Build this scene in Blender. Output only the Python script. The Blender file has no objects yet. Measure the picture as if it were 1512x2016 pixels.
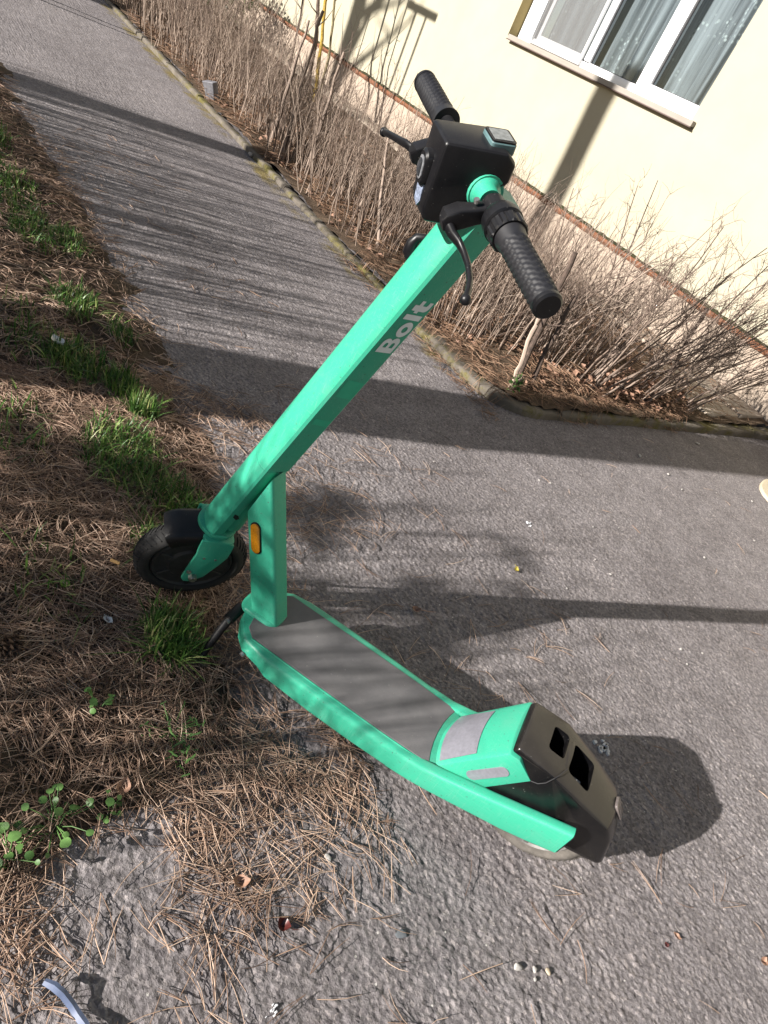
import bpy, bmesh, math, random
import numpy as np
from mathutils import Matrix, Vector, Euler
random.seed(7)
rng = np.random.default_rng(11)
sc = bpy.context.scene
COL = sc.collection
rad = math.radians

# ------------------------------------------------------------------ camera
CAM_R = np.array([[0.4656, -0.6760, 0.5712], [0.7967, 0.0390, -0.6032], [0.3855, 0.7359, 0.5567]])
CAM_H = 1.20995
cam_data = bpy.data.cameras.new('camera')
cam_data.sensor_fit = 'HORIZONTAL'
cam_data.sensor_width = 36.0
cam_data.lens = 36.0 * 1329.94 / 1512.0
cam_data.clip_start = 0.05
cam_data.clip_end = 500.0
cam = bpy.data.objects.new('camera', cam_data)
COL.objects.link(cam)
_q = Matrix(CAM_R.tolist()).to_quaternion()
cam.matrix_world = Matrix.Translation((0, 0, CAM_H)) @ _q.to_matrix().to_4x4()
sc.camera = cam

# ------------------------------------------------------------------ light
SUN_EL, SUN_AZ = rad(22.4), rad(83.0)          # azimuth = direction the light travels towards
sd = Vector((math.cos(SUN_AZ) * math.cos(SUN_EL), math.sin(SUN_AZ) * math.cos(SUN_EL), -math.sin(SUN_EL)))
sun_data = bpy.data.lights.new('sun', 'SUN')
sun_data.energy = 5.0
sun_data.angle = rad(0.53)
sun_data.color = (1.0, 0.945, 0.885)
sun = bpy.data.objects.new('sun', sun_data)
COL.objects.link(sun)
sun.rotation_euler = sd.to_track_quat('-Z', 'Y').to_euler()
sun.location = (-2, -12, 8)

world = bpy.data.worlds.new('World')
sc.world = world
world.use_nodes = True
wn = world.node_tree
wn.nodes.clear()
sky = wn.nodes.new('ShaderNodeTexSky')
sky.sky_type = 'NISHITA'
sky.sun_disc = False
sky.sun_elevation = SUN_EL
sky.sun_rotation = math.atan2(-sd.x, -sd.y)
bg = wn.nodes.new('ShaderNodeBackground')
bg.inputs['Strength'].default_value = 0.040
wo = wn.nodes.new('ShaderNodeOutputWorld')
wn.links.new(sky.outputs[0], bg.inputs[0])
wn.links.new(bg.outputs[0], wo.inputs[0])

sc.view_settings.view_transform = 'Standard'
sc.view_settings.look = 'None'
sc.view_settings.gamma = 1.0
sc.view_settings.use_curve_mapping = False
sc.view_settings.exposure = 1.3

# ------------------------------------------------------------------ materials
def new_mat(name):
    m = bpy.data.materials.new(name)
    m.use_nodes = True
    nt = m.node_tree
    b = nt.nodes['Principled BSDF']
    return m, nt, b

def N(nt, t, **kw):
    n = nt.nodes.new(t)
    for k, v in kw.items():
        if k.startswith('i_'):
            key = k[2:].replace('_', ' ')
            n.inputs[int(key) if key.isdigit() else key].default_value = v
        else:
            setattr(n, k, v)
    return n

def ramp(nt, fac, stops, interp='LINEAR'):
    r = nt.nodes.new('ShaderNodeValToRGB')
    r.color_ramp.interpolation = interp
    el = r.color_ramp.elements
    while len(el) < len(stops):
        el.new(0.5)
    for e, (p, c) in zip(el, stops):
        e.position = p
        e.color = (c[0], c[1], c[2], 1.0)
    nt.links.new(fac, r.inputs[0])
    return r

def coords(nt, which='Object', scale=(1, 1, 1)):
    tc = nt.nodes.new('ShaderNodeTexCoord')
    mp = nt.nodes.new('ShaderNodeMapping')
    mp.inputs['Scale'].default_value = scale
    nt.links.new(tc.outputs[which], mp.inputs['Vector'])
    return mp.outputs[0]

def noise(nt, vec, scale, detail=4, rough=0.6, dist=0.0):
    n = nt.nodes.new('ShaderNodeTexNoise')
    n.inputs['Scale'].default_value = scale
    n.inputs['Detail'].default_value = detail
    n.inputs['Roughness'].default_value = rough
    n.inputs['Distortion'].default_value = dist
    nt.links.new(vec, n.inputs['Vector'])
    return n.outputs[0]

def bump(nt, b, height, strength=0.3, dist=0.005):
    n = nt.nodes.new('ShaderNodeBump')
    n.inputs['Strength'].default_value = strength
    n.inputs['Distance'].default_value = dist
    nt.links.new(height, n.inputs['Height'])
    nt.links.new(n.outputs[0], b.inputs['Normal'])
    return n

def mix(nt, fac, a, b_):
    m = nt.nodes.new('ShaderNodeMix')
    m.data_type = 'RGBA'
    if isinstance(fac, (int, float)):
        m.inputs[0].default_value = fac
    else:
        nt.links.new(fac, m.inputs[0])
    for s, v in ((6, a), (7, b_)):
        if isinstance(v, (tuple, list)):
            m.inputs[s].default_value = (v[0], v[1], v[2], 1)
        else:
            nt.links.new(v, m.inputs[s])
    return m.outputs[2]

def simple(name, col, rough=0.5, metal=0.0, var=0.15, nscale=30.0, bstr=0.0, bscale=200.0, bdist=0.001, spec=0.5, coat=0.0):
    m, nt, b = new_mat(name)
    v = coords(nt)
    n = noise(nt, v, nscale, 4)
    c1 = tuple(max(0, x * (1 - var)) for x in col)
    c2 = tuple(min(1, x * (1 + var)) for x in col)
    r = ramp(nt, n, [(0.3, c1), (0.7, c2)])
    nt.links.new(r.outputs[0], b.inputs['Base Color'])
    b.inputs['Roughness'].default_value = rough
    b.inputs['Metallic'].default_value = metal
    b.inputs['Specular IOR Level'].default_value = spec
    b.inputs['Coat Weight'].default_value = coat
    if bstr:
        bump(nt, b, noise(nt, v, bscale, 3), bstr, bdist)
    return m

def hair_mat(name, stops, rough=0.6, scale=9.0, spec=0.3, trans=None):
    """thin stems and blades: colour differs from one strand to the next (per island) and along it"""
    m, nt, b = new_mat(name)
    g = nt.nodes.new('ShaderNodeNewGeometry')
    r = ramp(nt, g.outputs['Random Per Island'], stops)
    v = coords(nt)
    n = noise(nt, v, scale, 2)
    rr = ramp(nt, n, [(0.25, (0.72, 0.72, 0.72)), (0.75, (1.12, 1.12, 1.12))])
    mm = nt.nodes.new('ShaderNodeMix'); mm.data_type = 'RGBA'; mm.blend_type = 'MULTIPLY'
    mm.inputs[0].default_value = 1.0
    nt.links.new(r.outputs[0], mm.inputs[6]); nt.links.new(rr.outputs[0], mm.inputs[7])
    nt.links.new(mm.outputs[2], b.inputs['Base Color'])
    b.inputs['Roughness'].default_value = rough
    b.inputs['Specular IOR Level'].default_value = spec
    if trans:
        b.inputs['Subsurface Weight'].default_value = 0.0
    return m

# paint of the scooter: slightly scuffed powder coat
def mat_paint():
    m, nt, b = new_mat('teal_paint')
    v = coords(nt)
    n1 = noise(nt, v, 11, 6, 0.7)
    dirt = ramp(nt, n1, [(0.50, (0, 0, 0)), (0.80, (0.38,) * 3)])
    c = mix(nt, noise(nt, v, 5, 3), (0.030, 0.292, 0.186), (0.037, 0.328, 0.210))
    c = mix(nt, dirt.outputs[0], c, (0.10, 0.25, 0.185))
    # fine scratches: two stretched noises, and chips that show the primer
    sc1 = noise(nt, coords(nt, 'Object', (3, 60, 220)), 6, 2, 0.5)
    sc2 = noise(nt, coords(nt, 'Object', (160, 40, 4)), 6, 2, 0.5)
    for sn in (sc1, sc2):
        r_ = ramp(nt, sn, [(0.63, (0, 0, 0)), (0.68, (0.6,) * 3)])
        c = mix(nt, r_.outputs[0], c, (0.11, 0.34, 0.25))
    n2 = noise(nt, v, 210, 2, 0.5)
    chips = ramp(nt, n2, [(0.695, (0, 0, 0)), (0.715, (0.8,) * 3)])
    c = mix(nt, chips.outputs[0], c, (0.05, 0.10, 0.085))
    nt.links.new(c, b.inputs['Base Color'])
    rr = ramp(nt, n1, [(0.3, (0.30,) * 3), (0.8, (0.55,) * 3)])
    nt.links.new(rr.outputs[0], b.inputs['Roughness'])
    b.inputs['Specular IOR Level'].default_value = 0.35
    bump(nt, b, noise(nt, v, 700, 3), 0.08, 0.0006)
    return m

def mat_black_plastic(name='black_plastic', base=(0.005, 0.005, 0.0062), dust=(0.085, 0.082, 0.080), amount=0.10, rough=0.38, up=True, upamt=0.10):
    m, nt, b = new_mat(name)
    v = coords(nt)
    n1 = noise(nt, v, 18, 6, 0.7)
    f = ramp(nt, n1, [(0.42, (0, 0, 0)), (0.85, (amount,) * 3)])
    fac = f.outputs[0]
    if up:
        g = nt.nodes.new('ShaderNodeNewGeometry')
        sx = nt.nodes.new('ShaderNodeSeparateXYZ')
        nt.links.new(g.outputs['True Normal'], sx.inputs[0])
        mr = nt.nodes.new('ShaderNodeMapRange')
        mr.inputs[1].default_value = 0.2; mr.inputs[2].default_value = 1.0
        mr.inputs[3].default_value = 0.0; mr.inputs[4].default_value = upamt
        nt.links.new(sx.outputs[2], mr.inputs[0])
        ad = nt.nodes.new('ShaderNodeMath'); ad.operation = 'ADD'; ad.use_clamp = True
        nt.links.new(mr.outputs[0], ad.inputs[0]); nt.links.new(f.outputs[0], ad.inputs[1])
        fac = ad.outputs[0]
    n3 = noise(nt, v, 330, 2, 0.5)
    sp = ramp(nt, n3, [(0.74, (0, 0, 0)), (0.76, (0.6,) * 3)])
    c = mix(nt, fac, base, dust)
    c = mix(nt, sp.outputs[0], c, (0.3, 0.29, 0.27))
    nt.links.new(c, b.inputs['Base Color'])
    b.inputs['Roughness'].default_value = rough
    b.inputs['Specular IOR Level'].default_value = 0.3
    bump(nt, b, noise(nt, v, 1500, 2), 0.12, 0.0004)
    return m

def mat_asphalt():
    m, nt, b = new_mat('asphalt')
    v = coords(nt)
    big = noise(nt, v, 0.9, 4, 0.6)
    mid = noise(nt, v, 9, 5, 0.65)
    fine = noise(nt, v, 240, 3, 0.7)
    vo = N(nt, 'ShaderNodeTexVoronoi', i_Scale=95.0); nt.links.new(v, vo.inputs['Vector'])
    c0 = ramp(nt, big, [(0.3, (0.182, 0.168, 0.171)), (0.7, (0.224, 0.208, 0.211))])
    cm = ramp(nt, mid, [(0.3, (0.80, 0.79, 0.78)), (0.7, (1.10, 1.10, 1.10))])
    cf = ramp(nt, fine, [(0.3, (0.70, 0.70, 0.70)), (0.7, (1.25, 1.25, 1.25))])
    def mul(a, c):
        k = nt.nodes.new('ShaderNodeMix'); k.data_type = 'RGBA'; k.blend_type = 'MULTIPLY'; k.inputs[0].default_value = 1
        nt.links.new(a, k.inputs[6]); nt.links.new(c, k.inputs[7]); return k.outputs[2]
    vs = N(nt, 'ShaderNodeTexVoronoi', i_Scale=150.0); nt.links.new(v, vs.inputs['Vector'])
    ss = nt.nodes.new('ShaderNodeSeparateColor'); nt.links.new(vs.outputs['Color'], ss.inputs[0])
    cs = ramp(nt, ss.outputs[0], [(0.0, (0.62, 0.61, 0.62)), (0.6, (1.0, 1.0, 1.0)), (0.93, (1.22, 1.20, 1.18)), (1.0, (1.6, 1.56, 1.5))])
    st_n = noise(nt, v, 1.7, 5, 0.7, 0.5)
    cst = ramp(nt, st_n, [(0.32, (0.84, 0.83, 0.83)), (0.52, (1.0, 1.0, 1.0)), (0.75, (1.05, 1.04, 1.03))])
    c = mul(mul(mul(mul(c0.outputs[0], cm.outputs[0]), cf.outputs[0]), cs.outputs[0]), cst.outputs[0])

    # pale grit sitting in the surface
    vg = N(nt, 'ShaderNodeTexVoronoi', i_Scale=60.0, i_Randomness=1.0); nt.links.new(v, vg.inputs['Vector'])
    spot = ramp(nt, vg.outputs['Distance'], [(0.10, (1, 1, 1)), (0.16, (0, 0, 0))])
    sel = nt.nodes.new('ShaderNodeSeparateColor'); nt.links.new(vg.outputs['Color'], sel.inputs[0])
    gt = nt.nodes.new('ShaderNodeMath'); gt.operation = 'GREATER_THAN'; gt.inputs[1].default_value = 0.93
    nt.links.new(sel.outputs[0], gt.inputs[0])
    ml = nt.nodes.new('ShaderNodeMath'); ml.operation = 'MULTIPLY'
    nt.links.new(spot.outputs[0], ml.inputs[0]); nt.links.new(gt.outputs[0], ml.inputs[1])
    c = mix(nt, ml.outputs[0], c, (0.45, 0.43, 0.40))
    # moss and dust that gather along the kerb (y 2.31) and the earth edge
    tc = nt.nodes.new('ShaderNodeTexCoord'); sx = nt.nodes.new('ShaderNodeSeparateXYZ')
    nt.links.new(tc.outputs['Object'], sx.inputs[0])
    mr = nt.nodes.new('ShaderNodeMapRange'); mr.inputs[1].default_value = 1.93; mr.inputs[2].default_value = 2.24
    mr.inputs[3].default_value = 0.0; mr.inputs[4].default_value = 1.0
    nt.links.new(sx.outputs[1], mr.inputs[0])
    ly = nt.nodes.new('ShaderNodeMath'); ly.operation = 'LESS_THAN'; ly.inputs[1].default_value = 2.36
    nt.links.new(sx.outputs[1], ly.inputs[0])
    lx = nt.nodes.new('ShaderNodeMath'); lx.operation = 'LESS_THAN'; lx.inputs[1].default_value = -2.15
    nt.links.new(sx.outputs[0], lx.inputs[0])
    mo = noise(nt, v, 4.2, 6, 0.72, 0.3)
    am = nt.nodes.new('ShaderNodeMath'); am.operation = 'MULTIPLY'
    nt.links.new(mr.outputs[0], am.inputs[0])
    lxy = nt.nodes.new('ShaderNodeMath'); lxy.operation = 'MULTIPLY'
    nt.links.new(lx.outputs[0], lxy.inputs[0]); nt.links.new(ly.outputs[0], lxy.inputs[1]); nt.links.new(lxy.outputs[0], am.inputs[1])
    bm_ = nt.nodes.new('ShaderNodeMath'); bm_.operation = 'MULTIPLY'
    nt.links.new(am.outputs[0], bm_.inputs[0]); nt.links.new(mo, bm_.inputs[1])
    mf = ramp(nt, bm_.outputs[0], [(0.44, (0, 0, 0)), (0.60, (0.85,) * 3)])
    mcol = ramp(nt, fine, [(0.3, (0.09, 0.07, 0.022)), (0.7, (0.24, 0.185, 0.05))])
    c = mix(nt, mf.outputs[0], c, mcol.outputs[0])
    nt.links.new(c, b.inputs['Base Color'])
    b.inputs['Roughness'].default_value = 0.88
    b.inputs['Specular IOR Level'].default_value = 0.25
    ad = nt.nodes.new('ShaderNodeMath'); ad.operation = 'ADD'
    nt.links.new(fine, ad.inputs[0]); nt.links.new(vo.outputs['Distance'], ad.inputs[1])
    bump(nt, b, ad.outputs[0], 0.7, 0.0035)
    return m

def mat_soil(name, c1, c2, sc_=14):
    m, nt, b = new_mat(name)
    v = coords(nt)
    n = noise(nt, v, sc_, 6, 0.7)
    f = noise(nt, v, 150, 4, 0.7)
    r = ramp(nt, n, [(0.3, c1), (0.72, c2)])
    cf = ramp(nt, f, [(0.3, (0.6,) * 3), (0.7, (1.3,) * 3)])
    k = nt.nodes.new('ShaderNodeMix'); k.data_type = 'RGBA'; k.blend_type = 'MULTIPLY'; k.inputs[0].default_value = 1
    nt.links.new(r.outputs[0], k.inputs[6]); nt.links.new(cf.outputs[0], k.inputs[7])
    nt.links.new(k.outputs[2], b.inputs['Base Color'])
    b.inputs['Roughness'].default_value = 0.95
    b.inputs['Specular IOR Level'].default_value = 0.15
    bump(nt, b, f, 0.8, 0.01)
    return m

def mat_concrete(name, c1, c2, moss=0.0, bs=0.5):
    m, nt, b = new_mat(name)
    v = coords(nt)
    n = noise(nt, v, 6, 6, 0.7)
    f = noise(nt, v, 120, 4, 0.7)
    r = ramp(nt, n, [(0.3, c1), (0.7, c2)])
    c = r.outputs[0]
    if moss:
        mo = noise(nt, v, 4.5, 6, 0.75, 0.4)
        mf = ramp(nt, mo, [(0.47, (0, 0, 0)), (0.60, (moss,) * 3)])
        mc = ramp(nt, f, [(0.3, (0.05, 0.05, 0.012)), (0.7, (0.15, 0.125, 0.03))])
        c = mix(nt, mf.outputs[0], c, mc.outputs[0])
    nt.links.new(c, b.inputs['Base Color'])
    b.inputs['Roughness'].default_value = 0.9
    b.inputs['Specular IOR Level'].default_value = 0.2
    bump(nt, b, f, bs, 0.006)
    return m

def mat_render(name, c1, c2, scale=2.0, bs=0.25):
    m, nt, b = new_mat(name)
    v = coords(nt)
    n = noise(nt, v, scale, 5, 0.6)
    f = noise(nt, v, 160, 4, 0.7)
    r = ramp(nt, n, [(0.3, c1), (0.75, c2)])
    nt.links.new(r.outputs[0], b.inputs['Base Color'])
    b.inputs['Roughness'].default_value = 0.92
    b.inputs['Specular IOR Level'].default_value = 0.15
    bump(nt, b, f, bs, 0.003)
    return m

def mat_curtain():
    m, nt, b = new_mat('sheer_curtain')
    v = coords(nt)
    st = coords(nt, 'Object', (1, 1, 0.04))
    s = noise(nt, st, 15, 4, 0.65)
    c = ramp(nt, s, [(0.3, (0.038, 0.045, 0.053)), (0.7, (0.21, 0.24, 0.262))])  # fold shading painted into the cloth colour as upright pale and dark streaks
    # embroidered leaf sprigs in bands
    vo = N(nt, 'ShaderNodeTexVoronoi', i_Scale=26.0, i_Randomness=1.0); nt.links.new(v, vo.inputs['Vector'])
    leaf = ramp(nt, vo.outputs['Distance'], [(0.22, (1, 1, 1)), (0.34, (0, 0, 0))])
    bnd = noise(nt, v, 2.6, 2)
    bd = ramp(nt, bnd, [(0.5, (0, 0, 0)), (0.58, (1, 1, 1))])
    ml = nt.nodes.new('ShaderNodeMath'); ml.operation = 'MULTIPLY'
    nt.links.new(leaf.outputs[0], ml.inputs[0]); nt.links.new(bd.outputs[0], ml.inputs[1])
    cc = mix(nt, ml.outputs[0], c.outputs[0], (0.30, 0.345, 0.355))
    nt.links.new(cc, b.inputs['Base Color'])
    b.inputs['Roughness'].default_value = 0.8
    al = ramp(nt, s, [(0.35, (0.78,) * 3), (0.55, (1.0,) * 3)])
    nt.links.new(al.outputs[0], b.inputs['Alpha'])
    return m

def mat_glass():
    m, nt, b = new_mat('window_glass')
    nt.nodes.remove(b)
    out = [n for n in nt.nodes if n.type == 'OUTPUT_MATERIAL'][0]
    t = nt.nodes.new('ShaderNodeBsdfTransparent'); t.inputs[0].default_value = (0.93, 0.95, 0.95, 1)
    g = nt.nodes.new('ShaderNodeBsdfGlossy'); g.inputs['Roughness'].default_value = 0.03
    lw = nt.nodes.new('ShaderNodeLayerWeight'); lw.inputs[0].default_value = 0.5
    pw = nt.nodes.new('ShaderNodeMath'); pw.operation = 'POWER'; pw.inputs[1].default_value = 4.0
    nt.links.new(lw.outputs['Facing'], pw.inputs[0])
    fr = nt.nodes.new('ShaderNodeMath'); fr.operation = 'MULTIPLY_ADD'; fr.inputs[1].default_value = 0.9; fr.inputs[2].default_value = 0.05
    nt.links.new(pw.outputs[0], fr.inputs[0])
    v = coords(nt); nz = noise(nt, v, 3, 2)
    bp = nt.nodes.new('ShaderNodeBump'); bp.inputs['Strength'].default_value = 0.03; bp.inputs['Distance'].default_value = 0.02
    nt.links.new(nz, bp.inputs['Height']); nt.links.new(bp.outputs[0], g.inputs['Normal'])
    mx = nt.nodes.new('ShaderNodeMixShader')
    nt.links.new(fr.outputs[0], mx.inputs[0]); nt.links.new(t.outputs[0], mx.inputs[1]); nt.links.new(g.outputs[0], mx.inputs[2])
    nt.links.new(mx.outputs[0], out.inputs[0])
    return m

def mat_screen():
    m, nt, b = new_mat('insect_screen')
    v = coords(nt)
    n = noise(nt, v, 500, 1)
    b.inputs['Base Color'].default_value = (0.17, 0.17, 0.17, 1)
    b.inputs['Roughness'].default_value = 0.8
    r = ramp(nt, n, [(0.4, (0.38,) * 3), (0.6, (0.62,) * 3)])
    nt.links.new(r.outputs[0], b.inputs['Alpha'])
    return m

def mat_grip():
    m, nt, b = new_mat('grip_rubber')
    v = coords(nt)
    n = noise(nt, v, 40, 4)
    r = ramp(nt, n, [(0.3, (0.007, 0.007, 0.009)), (0.75, (0.015, 0.015, 0.017))])
    nt.links.new(r.outputs[0], b.inputs['Base Color'])
    b.inputs['Roughness'].default_value = 0.5
    return m

def mat_gripmat():
    m, nt, b = new_mat('deck_grip')
    v = coords(nt)
    n = noise(nt, v, 9, 5, 0.65)
    f = noise(nt, v, 700, 2, 0.6)
    r = ramp(nt, n, [(0.3, (0.078, 0.077, 0.082)), (0.75, (0.135, 0.131, 0.133))])
    sp = noise(nt, v, 160, 2, 0.5)
    s = ramp(nt, sp, [(0.72, (0, 0, 0)), (0.75, (0.6,) * 3)])
    c = mix(nt, s.outputs[0], r.outputs[0], (0.28, 0.27, 0.25))
    nt.links.new(c, b.inputs['Base Color'])
    b.inputs['Roughness'].default_value = 0.75
    bump(nt, b, f, 0.4, 0.001)
    return m

MAT = dict(
    paint=mat_paint(), black=mat_black_plastic(), fender=mat_black_plastic('black_fender', (0.003, 0.003, 0.0036), (0.115, 0.102, 0.086), 0.08, 0.27, True, 0.22),
    tyre=mat_black_plastic('tyre_rubber', (0.016, 0.016, 0.016), (0.06, 0.055, 0.05), 0.5, 0.8, False),
    tyre_dusty=mat_black_plastic('dusty_tyre', (0.075, 0.068, 0.060), (0.19, 0.172, 0.152), 1.0, 0.9, False),
    hub=simple('hub_alloy', (0.11, 0.105, 0.10), 0.5, 0.3, 0.4, 60),
    darkhub=simple('dark_hub', (0.02, 0.02, 0.02), 0.6, 0.0, 0.4, 60),
    grip=mat_grip(), gripmat=mat_gripmat(), steel=simple('steel_bolt', (0.45, 0.44, 0.42), 0.35, 0.9, 0.2, 90),
    reflect=simple('grey_reflector', (0.20, 0.20, 0.23), 0.28, 0.2, 0.12, 140, 0.15, 900, 0.0005),
    amber=simple('amber_reflector', (0.42, 0.17, 0.008), 0.15, 0.0, 0.25, 300, 0.6, 500, 0.001, 0.6, 0.6),
    logo=simple('grey_print', (0.62, 0.68, 0.70), 0.45, 0.1, 0.06, 60),
    darkprint=simple('tinted_print', (0.018, 0.36, 0.215), 0.5, 0.0, 0.08, 60),
    lens=simple('lamp_lens', (0.30, 0.31, 0.33), 0.12, 0.5, 0.3, 120),
    darkglass=simple('dark_lamp_glass', (0.03, 0.032, 0.036), 0.08, 0.0, 0.3, 120),
    redlens=simple('rear_lamp_lens', (0.10, 0.085, 0.08), 0.25, 0.0, 0.25, 120),
    label=simple('pale_sticker', (0.16, 0.19, 0.26), 0.5, 0.0, 0.75, 260),
    tile=simple('grey_tile', (0.16, 0.17, 0.17), 0.45, 0.0, 0.35, 160),
    tealrim=simple('faded_teal_rim', (0.075, 0.135, 0.14), 0.5, 0.0, 0.2, 60),
    asphalt=mat_asphalt(),
    soil=mat_soil('soil', (0.045, 0.033, 0.024), (0.13, 0.098, 0.068)),
    bedsoil=mat_soil('bed_soil', (0.055, 0.038, 0.026), (0.16, 0.115, 0.078), 9),
    kerb=mat_concrete('kerb_concrete', (0.075, 0.064, 0.052), (0.165, 0.146, 0.122), 0.85),
    apron=mat_concrete('apron_concrete', (0.30, 0.25, 0.20), (0.38, 0.325, 0.265), 0.0),
    wall=mat_render('cream_render', (0.325, 0.300, 0.226), (0.365, 0.340, 0.260)),
    plinth=mat_render('beige_plinth', (0.29, 0.235, 0.185), (0.35, 0.290, 0.235), 5.0, 0.6),
    brick=mat_soil('exposed_brick', (0.13, 0.055, 0.032), (0.27, 0.125, 0.07), 22),
    moss=mat_soil('dark_moss', (0.018, 0.018, 0.012), (0.06, 0.062, 0.025), 30),
    reveal=mat_render('ochre_reveal', (0.30, 0.235, 0.105), (0.36, 0.285, 0.135), 4.0),
    pvc=simple('white_pvc', (0.74, 0.75, 0.76), 0.35, 0.0, 0.03, 8),
    sill=simple('sill_metal', (0.24, 0.215, 0.185), 0.6, 0.0, 0.08, 5),
    silledge=simple('sill_drip', (0.075, 0.045, 0.040), 0.6, 0.0, 0.2, 20),
    gasket=simple('dark_gasket', (0.02, 0.02, 0.022), 0.6, 0.0, 0.1, 20),
    glass=mat_glass(), curtain=mat_curtain(), screen=mat_screen(),
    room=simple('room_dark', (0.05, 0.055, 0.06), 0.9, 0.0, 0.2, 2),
    needle=hair_mat('dry_needle', [(0.0, (0.085, 0.054, 0.039)), (0.3, (0.23, 0.145, 0.102)), (0.65, (0.41, 0.280, 0.200)), (1.0, (0.60, 0.45, 0.345))], 0.55),
    bedneedle=hair_mat('bed_litter', [(0.0, (0.10, 0.055, 0.035)), (0.5, (0.24, 0.14, 0.085)), (1.0, (0.40, 0.27, 0.18))], 0.7),
    grass=hair_mat('grass_blade', [(0.0, (0.022, 0.065, 0.012)), (0.45, (0.058, 0.140, 0.024)), (0.80, (0.125, 0.225, 0.045)), (1.0, (0.30, 0.28, 0.13))], 0.45),
    twig=hair_mat('pale_twig', [(0.0, (0.06, 0.042, 0.034)), (0.35, (0.17, 0.122, 0.095)), (0.7, (0.32, 0.25, 0.20)), (1.0, (0.52, 0.42, 0.34))], 0.75),
    twigd=hair_mat('brown_twig', [(0.0, (0.075, 0.052, 0.042)), (0.5, (0.20, 0.150, 0.120)), (1.0, (0.40, 0.315, 0.255))], 0.75),
    bark=simple('dark_bark', (0.075, 0.052, 0.040), 0.9, 0.0, 0.5, 40, 0.8, 120, 0.004),
    lichen=simple('yellow_lichen_bark', (0.30, 0.20, 0.03), 0.9, 0.0, 0.5, 60, 0.6, 200, 0.003),
    olive=simple('olive_bark', (0.16, 0.13, 0.065), 0.9, 0.0, 0.4, 40, 0.6, 200, 0.003),
    pine=hair_mat('pine_foliage', [(0.0, (0.02, 0.05, 0.015)), (1.0, (0.06, 0.11, 0.03))], 0.6),
    weed=hair_mat('weed_leaf', [(0.0, (0.045, 0.11, 0.025)), (1.0, (0.12, 0.23, 0.065))], 0.45, 60),
    evergreen=hair_mat('ivy_leaf', [(0.0, (0.03, 0.055, 0.015)), (1.0, (0.11, 0.15, 0.04))], 0.45, 60),
    leafbrown=simple('dry_leaf', (0.26, 0.15, 0.10), 0.7, 0.0, 0.35, 60),
    leafyellow=simple('yellow_leaf', (0.42, 0.34, 0.05), 0.6, 0.0, 0.3, 60),
    leafgreen=simple('green_leaf', (0.16, 0.26, 0.04), 0.5, 0.0, 0.2, 60),
    leafred=simple('maroon_leaf', (0.075, 0.018, 0.016), 0.35, 0.0, 0.4, 90),
    cone=simple('pine_cone', (0.10, 0.06, 0.035), 0.8, 0.0, 0.4, 60),
    paper=simple('white_paper', (0.62, 0.62, 0.60), 0.8, 0.0, 0.1, 60),
    butt=simple('cigarette_filter', (0.55, 0.33, 0.13), 0.8, 0.0, 0.2, 80),
    ribbon=simple('blue_ribbon', (0.075, 0.10, 0.17), 0.55, 0.0, 0.15, 60),
    whitestone=simple('white_stone', (0.34, 0.325, 0.305), 0.9, 0.0, 0.2, 200, 0.6, 400, 0.002),
    tanstone=simple('tan_stone', (0.40, 0.33, 0.24), 0.9, 0.0, 0.25, 200, 0.6, 400, 0.002),
    darkstone=simple('bluegrey_stone', (0.10, 0.11, 0.12), 0.8, 0.0, 0.2, 200),
    droppings=simple('bird_dropping', (0.52, 0.53, 0.55), 0.7, 0.0, 0.2, 200),
    tin=simple('grey_tin', (0.15, 0.15, 0.165), 0.45, 0.2, 0.25, 40),
    slab=mat_concrete('slab_concrete', (0.42, 0.37, 0.27), (0.52, 0.46, 0.34), 0.0),
)

# ------------------------------------------------------------------ mesh helpers
def tag(o, label=None, cat=None, group=None, kind=None):
    if label: o['label'] = label
    if cat: o['category'] = cat
    if group: o['group'] = group
    if kind: o['kind'] = kind
    return o

def link(name, me, mat, parent=None, smooth=True, angle=35):
    if mat is not None and not me.materials:
        me.materials.append(mat)
    if smooth:
        me.polygons.foreach_set('use_smooth', np.ones(len(me.polygons), dtype=bool))
        if angle:
            me.set_sharp_from_angle(angle=rad(angle))
    o = bpy.data.objects.new(name, me)
    COL.objects.link(o)
    if parent: o.parent = parent
    return o

def np_mesh(name, V, F):
    """V (n,3); F int array (m,k), k = 3 or 4"""
    V = np.ascontiguousarray(V, dtype=np.float32); F = np.ascontiguousarray(F, dtype=np.int32)
    me = bpy.data.meshes.new(name)
    me.vertices.add(len(V)); me.vertices.foreach_set('co', V.ravel())
    k = F.shape[1]
    me.loops.add(F.size); me.loops.foreach_set('vertex_index', F.ravel())
    me.polygons.add(len(F)); me.polygons.foreach_set('loop_start', np.arange(0, F.size, k, dtype=np.int32))
    me.update(calc_edges=True)
    return me

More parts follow.
